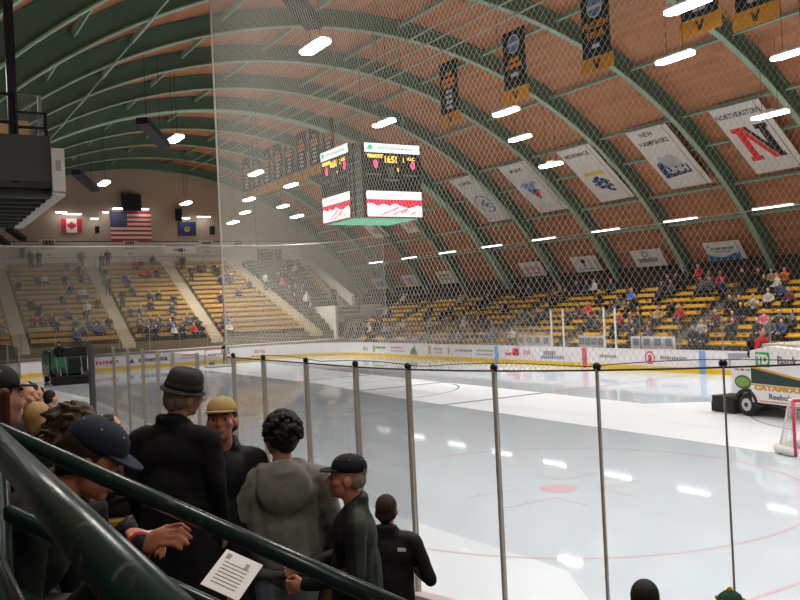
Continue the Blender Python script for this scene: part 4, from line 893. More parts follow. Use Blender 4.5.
# ------------------------------------------------------------------ ice resurfacers
tyre = mat('rubber tyre', '#17171a', .8, .1); hubm = mat('pale wheel hub', '#c9c9c4', .4, .04, 6, .4)
def resurfacer(x, y, rz, lb, body, trim_, livery):
    """local +X is the driving direction, +Y the left hand side"""
    t = empty('ice_resurfacer', (x, y, .025), rz, lb, 'ice resurfacer')
    side = lambda s, u, v, d: frame((u, s*d, v), (-s if False else (1 if s < 0 else -1), 0, 0), (0, 0, 1))
    # rear body (inset), front snow tank with a rounded hood, belly
    MB().box(-.35, .55, -.98, .98, .62, 1.62).build('rear_body', body, t)
    prof = [(.5,.43),(3.1,.43),(3.35,.7),(3.45,1.3),(3.3,1.75),(2.2,2.0),(1.2,2.06),(.5,1.92)]
    mb = MB(); Mx = frame((0, 1.06, 0), (1,0,0), (0,0,1)); mb.plate(prof, Mx, 2.12); mb.build('snow_tank', body, t)
    MB().box(.3, 3.1, -.8, .8, .3, .56).build('chassis', black, t)
    MB().box(.62, 1.9, -.7, .7, 2.0, 2.1).build('tank_lid', mat('lid grey', '#b9b4ae', .5), t)
    for wx in (.28, 2.6):
        for s in (-1, 1):
            w = empty('wheel', (wx, s*.92, .33)); w.parent = t
            Mw = Matrix.Rotation(R_(90), 4, 'X')
            MB().lathe([(.15,-.14),(.3,-.14),(.33,-.09),(.33,.09),(.3,.14),(.15,.14)], 24, Mw).build('tyre', tyre, w, True)
            MB().lathe([(.05,-.155),(.18,-.15),(.2,-.12),(.2,.12),(.18,.15),(.05,.155)], 20, Mw).build('hub', hubm, w); MB().lathe([(.0,-.17),(.07,-.17),(.07,.17),(.0,.17)], 12, Mw).build('hub_cap', black, w)
    for s in (-1, 1): # wheel arch
        mb = MB(); mb.plate([(-.2,.5)]+[(.28+.44*math.cos(R_(a)), .36+.44*math.sin(R_(a))) for a in range(170, -1, -17)]+[(.9,.36),(.9,.3),(.62,.3)]+[(.28+.36*math.cos(R_(a)), .34+.36*math.sin(R_(a))) for a in range(0, 171, 17)], frame((0, s*1.0+.09, 0), (1,0,0), (0,0,1)), .18); mb.build('wheel_arch', black, t)
    mb = MB(); mb.box(-1.15, -.25, -1.05, 1.05, .02, .5); mb.box(-1.25, -1.15, -1.0, 1.0, .02, .28); mb.build('conditioner', tyre, t)
    for s in (-1, 1):
        mb = MB(); mb.bar((-.7, s*.6, .5), (-.3, s*.6, .95), .07); mb.bar((-.5, s*.8, .5), (.0, s*.8, .7), .05); mb.build('lift_arm', steel, t)
    mb = MB(); mb.box(-.3, .0, -.35, .35, 1.62, 1.72); mb.box(-.34, -.26, -.35, .35, 1.7, 2.15); mb.build('driver_seat', black, t)
    mb = MB(); mb.tube([(.42, 0, 1.6), (.3, 0, 2.0)], .03, 8); mb.lathe([(.16,0),(.19,.02),(.16,.04),(.13,.02)], 16, Matrix.Translation((.29,0,2.0)) @ Matrix.Rotation(-.5, 4, 'Y')); mb.build('steering_wheel', black, t)
    for s in (-1, 1):
        S = lambda u, v, d=1.062: side(s, u, v, d); fl = 1 if s < 0 else -1
        if livery:
            g = [(0.52,1.42),(3.3,1.0),(3.3,.95),(.52,.98)]; P = [(fl*u, v) for u, v in g]
            MB().plate(P, S(0,0), .008).build('green_stripe', trim_, t)
            MB().plate([(fl*u, v) for u, v in [(.52,1.48),(3.35,1.05),(3.35,1.0),(.52,1.42)]], S(0,0), .008).build('gold_line', gold_ink, t)
            MB().plate([(fl*u, v) for u, v in [(.8,.47),(3.1,.47),(3.1,.5),(.8,.5)]], S(0,0), .008).build('gold_line', gold_ink, t)
            MB().plate([(fl*u, v) for u, v in [(.52,.93),(3.35,.9),(3.35,.92),(.52,.955)]], S(0,0), .008).build('gold_line', gold_ink, t)
            text('lettering', 'CATAMOUNTS', .19, gold_ink, t, S(1.75,.86,1.064), .004, 1.75, .012)
            text('lettering', 'Reebok', .22, navy_ink, t, S(1.55,.63,1.064), .003, 1.2, .004)
            MB().plate(RC(.52,.42), S(.98,1.68,1.064), .008).build('green_square', mat('bank green', '#3fa35f', .5), t); text('lettering', 'TD', .36, white, t, S(.98,1.67,1.073), .004, .9, .014)
            text('lettering', 'Bank', .32, mat('dull grey letters', '#6e7276', .5), t, S(1.85,1.66,1.064), .004, 1.1, .008)
            MB().plate(ell(0,0,.33,.2), S(.1,.98,.982), .008).build('oval_badge', mat('oval green', '#3f6a33', .5), t); MB().plate(ell(0,0,.27,.14), S(.1,.98,.99), .006).build('oval_badge_centre', mat('oval light green', '#7fa24a', .5), t)
            for q in range(3): MB().plate(RC(.16,.05), S(-.12+.22*q,1.34,.982), .006).build('lettering', red_ink if q == 1 else gy_ink, t)
        else:
            MB().plate(RC(1.6,.4), S(1.9,1.3,1.064), .006).build('side_panel', trim_, t)
    d = empty('driver', (0,0,0)); bpy.data.objects.remove(d)
    return t
z1 = resurfacer(4.75, 9.75, R_(270-9), 'white ice resurfacer with green and gold livery at the right edge', mat('white vehicle paint', '#e9e7e8', .35, .02), mat('dark green livery', '#1f3a35', .4, .04), True)
dpos = z1.matrix_basis @ Vector((-.12, 0, 1.22)); drv = extra(dpos.x, dpos.y, dpos.z, R_(270-9)-PI/2, 'r', False, 'driver in a red jacket and pink cap on the white ice resurfacer', 1)
z2 = resurfacer(-8.5, 47.9, R_(90), 'dark green ice resurfacer at the far left of the ice seen from its rear', mat('green vehicle paint', '#1d4a36', .4, .06), black, False)
mb = MB(); mb.box(-.36, -.33, -.95, .1, .7, 1.5); mb.build('rear_cover', black, z2); mb = MB()
for y in (-.7, .2, .7): mb.bar((-.38, y, .5), (-.38, y+.1, 1.6), .06)
mb.build('rear_bracket', steel, z2); mb = MB(); mb.box(-.37,-.34,.2,.95,1.0,1.62); mb.build('rear_panel', mat('bright green panel', '#2f7a55', .5), z2)
MB().box(-.3, .5, -1.0, -.2, 1.62, 2.2).build('rear_cabinet', black, z2); MB().box(.1,.5,.0,.95,1.6,2.12).build('rear_hopper', mat('bright green panel', '#2f7a55'), z2)
dpos = z2.matrix_basis @ Vector((-.15, .55, 1.25)); extra(dpos.x, dpos.y, dpos.z, 0, 'k', False, 'driver in black on the dark green ice resurfacer', 1)

# ------------------------------------------------------------------ hanging camera platform, upper left
pt = tag(empty('camera_platform', (-17.6, 10.6, 5.9)), 'dark hanging platform with railings and a white edge panel at upper left', 'platform')
mb = MB(); mb.box(-2.7, 2.2, -2.5, -2.42, .1, .85); mb.build('front_panel', mat('dark panel', '#3b3836', .6, .06), pt)
MB().box(-2.7, 2.2, -2.5, 2.7, .0, .08).build('deck', black, pt)
mb = MB()
for k in range(9): mb.box(-2.7, 2.2, -2.3+.58*k, -2.2+.58*k, -.14, .0)
mb.build('joists', mat('joist grey', '#4a4a48', .6), pt)
MB().box(2.2, 2.4, -2.5, 2.7, -.12, .04).build('edge_beam', mat('white beam', '#c9c4bf', .6), pt)
MB().box(2.2, 2.4, -2.55, -2.45, -.05, .65).build('edge_panel', mat('white beam', '#c9c4bf'), pt)
mb = MB(); mb.box(2.26,2.34,-2.56,-2.54,.28,.45); mb.build('edge_lettering', gy_ink, pt)
mb = MB()
for x in (-2.0, 1.7, 2.15): mb.tube([(x,-2.45,.1), (x,-2.45,1.5 if x < 2 else 1.25)], .03, 6)
for z in (1.5, 1.05): mb.tube([(-2.7,-2.45,z), (1.7,-2.45,z)], .03, 6)
for z in (1.22, .98): mb.tube([(1.7,-2.45,z), (2.15,-2.45,z)], .025, 6)
mb.tube([(2.15,-2.45,1.22), (2.15,2.6,1.22)], .025, 6); mb.build('railing', black, pt)
mb = MB(); mb.box(1.6,1.74,-2.42,-2.3,.1,6.4); mb.build('hanger_post', dark, pt)
MB().box(-1.2, 2.1, -2.3, -2.28, .85, 1.55).build('acrylic_screen', plexi, pt)
mb = MB(); mb.box(2.06,2.12,-2.31,-2.27,.85,1.55); mb.build('screen_edge', steel, pt)
ch = tag(empty('platform_chair', (-15.9, 8.6, 5.98)), 'tan padded chair behind the railing of the hanging platform', 'chair')
MB().box(-.28,.28,-.25,.25,.62,.75).build('seat', mat('tan vinyl', '#b08a5a', .6), ch); MB().box(-.28,.28,.2,.3,.8,1.15).build('backrest', mat('tan vinyl', '#b08a5a'), ch)
for sx in (-1,1):
    for sy in (-1,1): MB().bar((sx*.24,sy*.2,0),(sx*.2,sy*.18,.62),.04).build('leg', steel, ch)

# ------------------------------------------------------------------ protective netting
def netting(name, path, z0, z1, w, h, r, m, lb):
    """real twine: knotted diamond mesh hung along a ground path"""
    L = [0]
    for a, b in zip(path, path[1:]): L.append(L[-1]+math.hypot(b[0]-a[0], b[1]-a[1]))
    def at(s):
        s = max(0, min(L[-1]-1e-6, s)); k = max(j for j in range(len(L)-1) if L[j] <= s); f = (s-L[k])/(L[k+1]-L[k]); a, b = path[k], path[k+1]
        return a[0]+(b[0]-a[0])*f, a[1]+(b[1]-a[1])*f
    nc = int(L[-1]/(w/2)); nr = int((z1-z0)/(h/2)); pos = [at(L[-1]*c/nc) for c in range(nc+1)]
    V = []; Fc = []
    off = [(r*math.cos(2*PI*k/3), r*math.sin(2*PI*k/3)) for k in range(3)]
    def sag(c, j): return .02*math.sin(c*.05)+.03*math.sin(c*.013+j*.02)
    for d in (1, -1):
        for start in range(-nr, nc+nr+1, 2):
            prev = None
            for j in range(nr+1):
                c = start+d*j
                if c < 0 or c > nc: prev = None; continue
                x, y = pos[c]; g = sag(c, j); z = z0+(z1-z0)*j/nr; o = len(V)
                for ox_, oy_ in off: V.append((x+ox_+g, y+ox_*.3+g*.5, z+oy_))
                if prev is not None:
                    for k in range(3): Fc.append((prev+k, prev+(k+1) % 3, o+(k+1) % 3, o+k))
                prev = o
    me = bpy.data.meshes.new(name); me.from_pydata(V, [], Fc); me.materials.append(m)
    o = bpy.data.objects.new(name, me); C.objects.link(o); tag(o, lb, 'netting'); return o
twine = mat('pale net twine', '#cfcec5', .8, 0)
p_near = [(-HW-.06, 5.35-.3*k) for k in range(15)][2:]+[(ccx-rr0*math.cos(R_(a)), ccy-rr0*math.sin(R_(a))) for a in range(2, 92, 3)]
nn = netting('protective_net', p_near, 3.13, 8.6, .048, .082, .0025, twine, 'pale diamond mesh safety net rising above the near corner glass')
mb = MB(); mb.tube([(x, y, 3.12+.0) for x, y in p_near], .008, 5); mb.build('bottom_rope', mat('dark rope', '#4a3a34', .8), nn)
mb = MB(); mb.tube([(p_near[0][0], p_near[0][1], z/10) for z in range(31, 87)], .016, 5); mb.build('side_rope', twine, nn)
mb = MB(); rnd = random.Random(5); pts = []
for k, (x, y) in enumerate(p_near[3:]): pts.append((x+.01, y, 3.15+.035*abs(math.sin(k*.45))))
mb.tube(pts, .004, 4); mb.build('lacing_cord', mat('dark rope', '#4a3a34'), nn)
pf = [(-HW-.06, 49+.5*k) for k in range(6)]+[(-HW+RF+(RF+.06)*math.cos(R_(a)), Y1-RF+(RF+.06)*math.sin(R_(a))) for a in range(178, 88, -8)]+[(HW-RF+(RF+.06)*math.cos(R_(a)), Y1-RF+(RF+.06)*math.sin(R_(a))) for a in range(90, -3, -8)]+[(HW+.06, 51-.5*k) for k in range(7)]
nf = netting('protective_net', pf, 3.05, 9.1, .16, .26, .0055, twine, 'hazy distant safety net hung in front of the far end stand')
mb = MB(); mb.tube([(x, y, 9.1) for x, y in pf], .03, 5); mb.build('top_cable', twine, nf)
mb = MB()
for x, y in (pf[0], pf[-1]): mb.tube([(x, y, 3.05), (x, y, 9.1)], .02, 5)
mb.build('side_rope', twine, nf)
mb = MB()
for k in range(6, len(pf)-4, 4): x, y = pf[k]; mb.tube([(x, y, 9.1), (x, y, ZC+math.sqrt(max(1, 27.4**2-(x-XC)**2)))], .015, 4)
mb.build('hanger_cable', black, nf)
# ------------------------------------------------------------------ near stand terrace and handrails
NF = lambda X: .35+.21*max(0, math.floor((-14.2-X)/.375))
mb = MB()
for k in range(0, 17):
    x1 = -14.2-.375*k; mb.box(x1-.375 if k < 16 else -20.3, x1, -9 if x1 > -17.2 else -20, 30, 0, .35+.21*k)
o = struct(mb.build('floor_near_terrace', mat('near terrace concrete', '#4a4641', .9, .12, 3))); o['label'] = 'stepped floor of the near stand'
mb = MB(); mb.box(-14.2, -13.8, -3, 30, 0, .3); struct(mb.build('floor_near_walk', conc))
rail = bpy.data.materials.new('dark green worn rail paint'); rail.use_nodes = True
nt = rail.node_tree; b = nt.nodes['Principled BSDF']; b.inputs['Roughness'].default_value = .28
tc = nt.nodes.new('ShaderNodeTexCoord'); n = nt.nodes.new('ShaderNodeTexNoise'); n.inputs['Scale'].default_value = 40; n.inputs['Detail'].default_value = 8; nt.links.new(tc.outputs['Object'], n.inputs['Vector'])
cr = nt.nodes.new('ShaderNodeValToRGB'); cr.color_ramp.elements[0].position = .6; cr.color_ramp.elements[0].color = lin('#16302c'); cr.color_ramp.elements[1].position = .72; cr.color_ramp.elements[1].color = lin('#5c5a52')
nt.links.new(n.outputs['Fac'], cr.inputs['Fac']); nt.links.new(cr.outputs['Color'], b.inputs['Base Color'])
def px(x, y, d): return CAM+(F+R2*((x-400)/f_px)-U2*((y-300)/f_px))*d
r1a, r1b = Vector((-17.51, -3.94, 3.40)), Vector((-16.35, -4.94, 2.745))
dirn = (r1b-r1a)
hr = tag(empty('handrail', r1a), 'dark green three bar handrail sloping down to the ice across the lower left', 'handrail')
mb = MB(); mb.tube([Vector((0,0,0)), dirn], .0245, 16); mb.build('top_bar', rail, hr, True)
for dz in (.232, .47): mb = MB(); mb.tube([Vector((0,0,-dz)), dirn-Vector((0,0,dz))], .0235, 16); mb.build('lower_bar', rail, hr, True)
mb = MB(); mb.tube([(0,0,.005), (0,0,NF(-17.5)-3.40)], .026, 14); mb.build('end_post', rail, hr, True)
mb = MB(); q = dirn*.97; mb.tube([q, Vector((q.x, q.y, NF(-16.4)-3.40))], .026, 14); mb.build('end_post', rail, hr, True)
n1 = Vector((-17.61, -4.75, 3.492)); n2 = Vector((-17.617, -6.35, 3.492))
h2 = tag(empty('handrail', n1), 'thick close dark green handrail with worn edges crossing the lower left corner', 'handrail')
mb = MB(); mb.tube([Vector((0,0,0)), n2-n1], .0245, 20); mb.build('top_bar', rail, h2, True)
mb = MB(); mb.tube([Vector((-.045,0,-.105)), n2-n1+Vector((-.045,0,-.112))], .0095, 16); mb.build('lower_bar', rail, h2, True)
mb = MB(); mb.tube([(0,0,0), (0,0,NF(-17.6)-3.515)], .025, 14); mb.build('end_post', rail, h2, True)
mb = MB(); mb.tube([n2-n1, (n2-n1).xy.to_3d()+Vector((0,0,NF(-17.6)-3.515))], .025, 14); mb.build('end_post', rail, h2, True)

# ------------------------------------------------------------------ detailed people
eye_w = mat('eye white', '#a89c92', .3, .02); eye_d = mat('dark iris', '#2a1d16', .2, .02); lipm = mat('lip', '#a4574f', .5, .03)
def figure(name, label, head, face, H=1.75, pose='stand', lean=0, hyaw=0, hpitch=0, hroll=0, hside=0, bvox=None, arms=None, top=None, style='jacket', legm=None, hair=None, hairk='short', hat=None, vox=.012, feet=None, sk=skin, wide=1.0, collar=None, glasses=False, group=None, detail=True):
    """head = world point of the head centre; face = world heading of the body (radians, 0 looks along +Y)"""
    s = H/1.75; V = Vector; S = lambda x, y, z: V((x*s, y*s, z*s)); ln = R_(lean)
    sit = pose == 'sit'; hipz = .5 if sit else .93
    up = V((0, math.sin(ln), math.cos(ln))); fw = V((0, math.cos(ln), -math.sin(ln)))
    def tz(x, f, u): return S(0,0,hipz)+(V((x,0,0))+fw*f+up*u)*s
    chest = tz(0,.0,.38); neck0 = tz(0,-.02,.53); hc = tz(hside,.03,.69)
    hm = Matrix.Rotation(R_(hyaw), 4, 'Z') @ Matrix.Rotation(-R_(hpitch), 4, 'X') @ Matrix.Rotation(R_(hroll), 4, 'Y')
    HM = Matrix.Translation(hc) @ hm @ Matrix.Scale(s, 4)
    loc = V(head)-Matrix.Rotation(face, 3, 'Z') @ hc
    root = empty(name, loc, face, label, 'person', group)
    hp = lambda x, y, z: HM @ V((x, y, z)); rot = hm
    A = arms or {}
    defL = dict(e=(-.25,-.03,.22), w=(-.24,.05,-.02)); defR = dict(e=(.25,-.03,.22), w=(.24,.05,-.02))
    if sit: defL = dict(e=(-.25,.06,.18), w=(-.12,.3,.1)); defR = dict(e=(.25,.06,.18), w=(.12,.3,.1))
    body = []; torso = []; sleeves = []; leg = []
    torso += [('c', tz(0,.0,.02), .135*s*wide, tz(0,.0,.22), .13*s*wide), ('e', tz(0,0,.36), (.185*s*wide,.125*s,.17*s)), ('e', tz(0,-.0,.06), (.17*s*wide,.125*s,(.085 if style == 'hoodie' else .13)*s)), ('c', tz(-.14*wide,-.01,.465), .062*s, tz(.14*wide,-.01,.465), .062*s)]
    body += [('c', neck0-up*.05*s, .062*s, hp(0,-.015,-.07), .052*s), ('e', hp(0,-.012,.025), (.077*s,.098*s,.098*s), rot), ('e', hp(0,.03,-.045), (.06*s,.068*s,.075*s), rot),
             ('e', hp(0,.07,-.09), (.028*s,.026*s,.024*s), rot), ('c', hp(0,.088,.012), .011*s, hp(0,.112,-.025), .016*s), ('e', hp(0,.095,-.058), (.026*s,.012*s,.012*s), rot), ('c', hp(-.035,.08,.03), .014*s, hp(.035,.08,.03), .014*s)]
    for q in (-1, 1): body += [('e', hp(q*.078,-.005,-.012), (.012*s,.022*s,.032*s), rot), ('e', hp(q*.045,.06,-.02), (.025*s,.03*s,.025*s), rot)]
    hands = []
    for q, D, key in ((-1, defL, 'L'), (1, defR, 'R')):
        a = dict(D); a.update(A.get(key, {}))
        sh = tz(q*.185*wide, -.01, .45); el = tz(*a['e']); wr = tz(*a['w'])
        if 'wp' in a: wr = Matrix.Rotation(-face, 3, 'Z') @ (V(a['wp'])-loc)
        if 'ep' in a: el = Matrix.Rotation(-face, 3, 'Z') @ (V(a['ep'])-loc)
        sleeves += [('c', sh, .062*s, el, .05*s), ('c', el, .049*s, wr, .037*s)]
        body += [('c', el, .038*s, wr, .026*s)]
        d = (wr-el).normalized() if 'dir' not in a else V(a['dir']).normalized()
        nrm = V(a.get('nrm', (q*1.0, 0, 0))); x = d.cross(nrm).normalized(); nrm = x.cross(d).normalized()   # x spans the knuckles, nrm = back of hand
        pc = wr+d*.05*s; Mh = Matrix((x, d, nrm)).transposed().to_4x4(); Mh.translation = pc
        hands.append(('e', pc, (.042*s,.05*s,.018*s), Mh.to_3x3().to_4x4()))
        curl = a.get('curl', .6)
        for k, (off, L) in enumerate(((-.031,.068),(-.01,.078),(.011,.072),(.031,.056))):
            p0 = Mh @ V((off*s,.035*s,0)); p1 = Mh @ V((off*1.1*s,(.04+L*.5)*s,-L*.25*curl*s)); p2 = Mh @ V((off*1.1*s,(.04+L*(.95-.45*curl))*s,-L*.85*curl*s))
            hands += [('c', p0, .0092*s, p1, .0088*s, 8), ('c', p1, .0088*s, p2, .0075*s, 8)]
        tx = -1 if q > 0 else 1
        t0 = Mh @ V((tx*.032*s,-.02*s,-.004*s)); t1 = Mh @ V((tx*.055*s,.015*s,-.018*s)); t2 = Mh @ V((tx*.045*s,.045*s,-.03*s))
        hands += [('c', t0, .0115*s, t1, .0105*s, 8), ('c', t1, .0105*s, t2, .0085*s, 8)]
        if sit:
            kn = S(q*.12,.44,.5); an = S(q*.13,.46,.09)
            leg += [('c', S(q*.09,.02,.5), .095*s, kn, .068*s), ('c', kn, .066*s, an, .045*s)]
        else:
            kn = S(q*.1,.015,.5); an = S(q*.115,-.01,.09); leg += [('c', S(q*.09,0,.92), .1*s, kn, .068*s), ('c', kn, .064*s, an, .045*s)]
        foot = ('e', an+S(0,.06,-.045), (.047*s,.135*s,.045*s)); leg_foot = foot; A.setdefault('_f', []).append(foot)
    infl = lambda P, g: [(p[0], p[1], p[2]+g, p[3], p[4]+g) if p[0] == 'c' else (p[0], p[1], tuple(r+g for r in p[2]), p[3] if len(p) > 3 else None) for p in P]
    allp = torso+body+sleeves+hands+leg; allp = [p for p in allp]
    shrink = lambda P: infl(P, -.008)
    fuse('body', shrink(torso)+body+shrink(sleeves)+hands+shrink(leg), bvox or (min(vox, .011) if detail else vox), 1, [sk], None, root)
    # clothing
    coat = infl(torso, .012)+infl(sleeves, .006)
    bag = {'hoodie': .118, 'coat': .105, 'jacket': .098, 'fleece': .1}[style]*s
    for q in (-1, 1): coat += [('c', tz(q*.085*wide,-.0,.4), bag, tz(q*.085*wide,0,.1 if style == 'hoodie' else .0), bag*1.02)]
    if style == 'coat': coat += [('c', tz(-.06,0,.1), .15*s, S(-.08,.0,.42), .17*s), ('c', tz(.06,0,.1), .15*s, S(.08,.0,.42), .17*s)]
    if style in ('jacket', 'fleece'): coat += [('e', tz(0,0,-.04), (.19*s*wide,.14*s,.1*s))]
    for q in (-1, 1): coat += [('c', tz(q*.05,-.03,.5), .065*s, tz(q*.13*wide,-.015,.46), .06*s)]
    if style != 'hoodie': coat += [('c', tz(-.042,-.055,.57), .036*s, tz(.042,-.055,.57), .036*s), ('c', tz(-.05,-.05,.52), .04*s, tz(.05,-.05,.52), .04*s)]+[('c', tz(q*.055,-.045,.575), .03*s, tz(q*.07,.035,.53), .024*s) for q in (-1, 1)]
    if style == 'hoodie':
        coat += [('e', tz(0,-.118,.435), (.155*s,.05*s,.15*s), Matrix.Rotation(-.12, 4, 'X'))]
        for k in range(9):
            a0 = R_(-200+k*27.5); a1 = R_(-200+(k+1)*27.5); coat += [('c', tz(.115*math.cos(a0),-.045+.09*math.sin(a0),.53+.02*math.sin(a0)), .028*s, tz(.115*math.cos(a1),-.045+.09*math.sin(a1),.53+.02*math.sin(a1)), .028*s)]
    mm = top if isinstance(top, (list, tuple)) else [top]
    tg = None
    g = fuse({'coat': 'overcoat', 'hoodie': 'hooded_sweatshirt', 'fleece': 'fleece_jacket'}.get(style, 'jacket'), coat, max(vox, .013), 7, list(mm), tg, root)
    tex = g.modifiers.new('folds', 'DISPLACE'); tx_ = bpy.data.textures.get('cloth folds') or bpy.data.textures.new('cloth folds', 'CLOUDS'); tx_.noise_scale = .12; tex.texture = tx_; tex.strength = .014; tex.mid_level = .5; tex.texture_coords = 'LOCAL'
    if len(mm) > 1:
        for pl in g.data.polygons: pl.material_index = 1 if collar(pl.center, s) else 0
    if style == 'hoodie':
        mb = MB(); pts = [tz(.172*wide*math.cos(R_(a)), .137*math.sin(R_(a)), -.02) for a in range(0, 361, 20)]; mb.tube(pts, .03*s, 8, False); mb.build('ribbed_hem', mat('darker grey rib', '#5a5a58', .9, .08, 40), root, True)
    fuse('trousers', infl(leg, .01)+[('e', S(0,0,hipz+.02), (.165*s*wide,.13*s,.12*s))], max(vox, .014), 2, [legm], None, root)
    fuse('shoes', infl(A['_f'], .006), .014, 1, [mat('dark shoes', '#1c1a1a', .6)], None, root)
    if detail:
        for q in (-1, 1):
            mb = MB(); mb.ball(hp(q*.033,.079,.008), .012*s, 10, 8); e = mb.build('eye', eye_w, root, True); mb = MB(); mb.ball(hp(q*.033,.0882,.008), .0058*s, 8, 6); mb.build('iris', eye_d, e, True)
            mb = MB(); mb.tube([hp(q*.018,.094,.033), hp(q*.035,.092,.038), hp(q*.052,.082,.032)], .004*s, 5); mb.build('eyebrow', hair or eye_d, root)
        mb = MB(); mb.tube([hp(-.024,.092,-.06), hp(0,.1,-.064), hp(.024,.092,-.06)], [.003*s,.006*s,.003*s], 6); mb.build('mouth', lipm, root, True)
    if hair:
        hp_ = [('e', hp(0,-.025,.035), (.086*s,.097*s,.097*s), rot)]
        for q in (-1, 1): hp_ += [('e', hp(q*.06,-.045,-.015), (.026*s,.045*s,.045*s), rot)]
        hp_ += [('e', hp(0,-.07,-.03), (.065*s,.04*s,.06*s), rot)]
        rn = random.Random(len(label)); 
        if hairk == 'curly':
            for k in range(230):
                a = rn.uniform(0, 2*PI); t = rn.uniform(0, 2.0); p = (.095*math.sin(t)*math.cos(a), -.035+.105*math.sin(t)*math.sin(a), .03+.105*math.cos(t))
                if p[1] > .045 and p[2] < .06: continue
                rr_ = rn.uniform(.011,.018)*s; hp_.append(('e', hp(*[v*1.04 for v in p]), (rr_,rr_,rr_)))
        if hairk == 'long':
            for k in range(26):
                a = rn.uniform(PI*.93, PI*2.07); r = .085+rn.uniform(-.01,.012); z1_ = rn.uniform(-.3,-.42)
                hp_.append(('c', hp(r*math.cos(a), -.02+r*math.sin(a), .03), .02*s, hp(r*1.15*math.cos(a), -.03+r*1.2*math.sin(a), z1_), .012*s, 6))
        if hairk == 'messy':
            for k in range(90):
                a = rn.uniform(0, 2*PI); t = rn.uniform(0, 2.2); p = V((.1*math.sin(t)*math.cos(a), -.03+.11*math.sin(t)*math.sin(a), .03+.105*math.cos(t)))
                if p.y > .05 and p.z < .05: continue
                d = V((rn.uniform(-.04,.04), rn.uniform(-.05,.03), rn.uniform(-.07,.0))); hp_.append(('c', hp(*p), .014*s, hp(*(p*1.08+d)), .006*s, 6))
        if hairk == 'bun': hp_.append(('e', hp(0,-.12,.05), (.05*s,.05*s,.05*s)))
        if hairk == 'balding': hp_ = [('e', hp(q*.055,-.05,-.005), (.027*s,.045*s,.05*s), rot) for q in (-1,1)]+[('e', hp(0,-.07,.0), (.062*s,.045*s,.06*s), rot), ('e', hp(0,-.05,.055), (.07*s,.07*s,.062*s), rot)]
        fuse('hair', hp_, .006 if detail else .014, 0 if hairk == 'curly' else 1, [hair], None, root)
    if hat:
        kind, hmat = hat[0], hat[1]
        if kind == 'cap':
            mb = MB(); prof = [(.094,.045),(.096,.068),(.09,.095),(.072,.12),(.045,.136),(.0,.142)]
            mb.lathe([(r*s, z*s) for r, z in prof], 24, Matrix.Translation(hc) @ hm @ Matrix.Translation((0,-.012*s,0)), .9, 1.1); ct = mb.build('cap', hmat, root, True)
            br = [(.082*math.cos(R_(a)), .055+.105*math.sin(R_(a))) for a in range(0, 181, 12)]; n = len(br); vs_ = []; 
            for z in (.06, .053):
                for x, y in br: vs_.append(hp(x, y, z-.9*x*x-(.25*(y-.07) if y > .07 else 0)*.6))
                for x, y in br: vs_.append(hp(x, .05, z-.9*x*x))
            fs = []
            for k in range(n-1): fs += [(k, k+1, n+k+1, n+k), (2*n+k, 3*n+k, 3*n+k+1, 2*n+k+1), (k, 2*n+k, 2*n+k+1, k+1)]
            fs += [(0,n,3*n,2*n), (n-1,3*n-1,4*n-1,2*n-1)]
            MB().add(vs_, fs).build('cap_brim', hat[2] if len(hat) > 2 else hmat, ct)
            MB().ball(hp(0,-.012,.139), .008*s, 8, 6).build('cap_button', hmat, ct, True)
            mb = MB()
            for q in range(6): a = R_(60*q); mb.ball(hp(.075*math.cos(a)*.9, -.012+.075*math.sin(a)*1.1, .116), .004*s, 6, 5)
            mb.build('cap_eyelets', cream, ct)
        elif kind == 'fedora':
            Mx = Matrix.Translation(hc) @ hm @ Matrix.Translation((0,-.012*s,0)); mb = MB()
            mb.lathe([(r*s, z*s) for r, z in [(.094,.035),(.097,.06),(.093,.1),(.084,.13),(.066,.146),(.04,.143),(.0,.14)]], 28, Mx, .88, 1.1); ct = mb.build('hat', hmat, root, True)
            mb = MB(); vs_ = []; n = 32
            for r, dz in ((.09,.04),(.105,.03),(.118,.034),(.118,.028),(.105,.022),(.09,.03)):
                for k in range(n): a = 2*PI*k/n; vs_.append(Mx @ V((r*.95*math.cos(a)*s, r*1.08*math.sin(a)*s, (dz-(.3*(r-.09)*math.cos(2*a) if False else .35*(r-.09)*abs(math.sin(a))-.15*(r-.09)))*s)))
            fs = [(j*n+k, j*n+(k+1) % n, ((j+1) % 6)*n+(k+1) % n, ((j+1) % 6)*n+k) for j in range(6) for k in range(n)]
            MB().add(vs_, fs).build('hat_brim', hmat, ct, True)
            MB().lathe([(.0985*s,.042*s),(.1*s,.05*s),(.0985*s,.07*s),(.096*s,.072*s)], 28, Mx, .89, 1.11).build('hat_band', mat('hat band', '#23211f', .8), ct, True)
        elif kind == 'knit':
            mb = MB(); Mx = Matrix.Translation(hc) @ hm @ Matrix.Translation((0,-.012*s,0))
            mb.lathe([(r*s, z*s) for r, z in [(.097,.0),(.102,.03),(.1,.07),(.085,.11),(.05,.135),(.0,.145)]], 24, Mx, .9, 1.08); ct = mb.build('knit_hat', hmat, root, True)
            mb = MB()
            for k in range(12): a = 2*PI*k/12; mb.ball(Mx @ V((.098*math.cos(a)*.9*s, .098*math.sin(a)*1.08*s, (.06 if k % 2 else .085)*s)), .018*s, 8, 6)
            mb.build('hat_pattern', hat[2], ct, True); MB().ball(Mx @ V((0,0,.15*s)), .022*s, 10, 8).build('hat_bobble', hat[2], ct, True)
    if glasses:
        mb = MB()
        for q in (-1, 1):
            mb.tube([hp(q*.035+.024*math.cos(R_(a)), .108, .005+.018*math.sin(R_(a))) for a in range(0, 361, 30)], .0018*s, 5, False); mb.tube([hp(q*.058,.106,.01), hp(q*.082,.06,.012), hp(q*.083,-.01,.01)], .0018*s, 5)
        mb.tube([hp(-.012,.109,.01), hp(.012,.109,.01)], .0018*s, 5); mb.build('spectacles', steel, root)
    return root
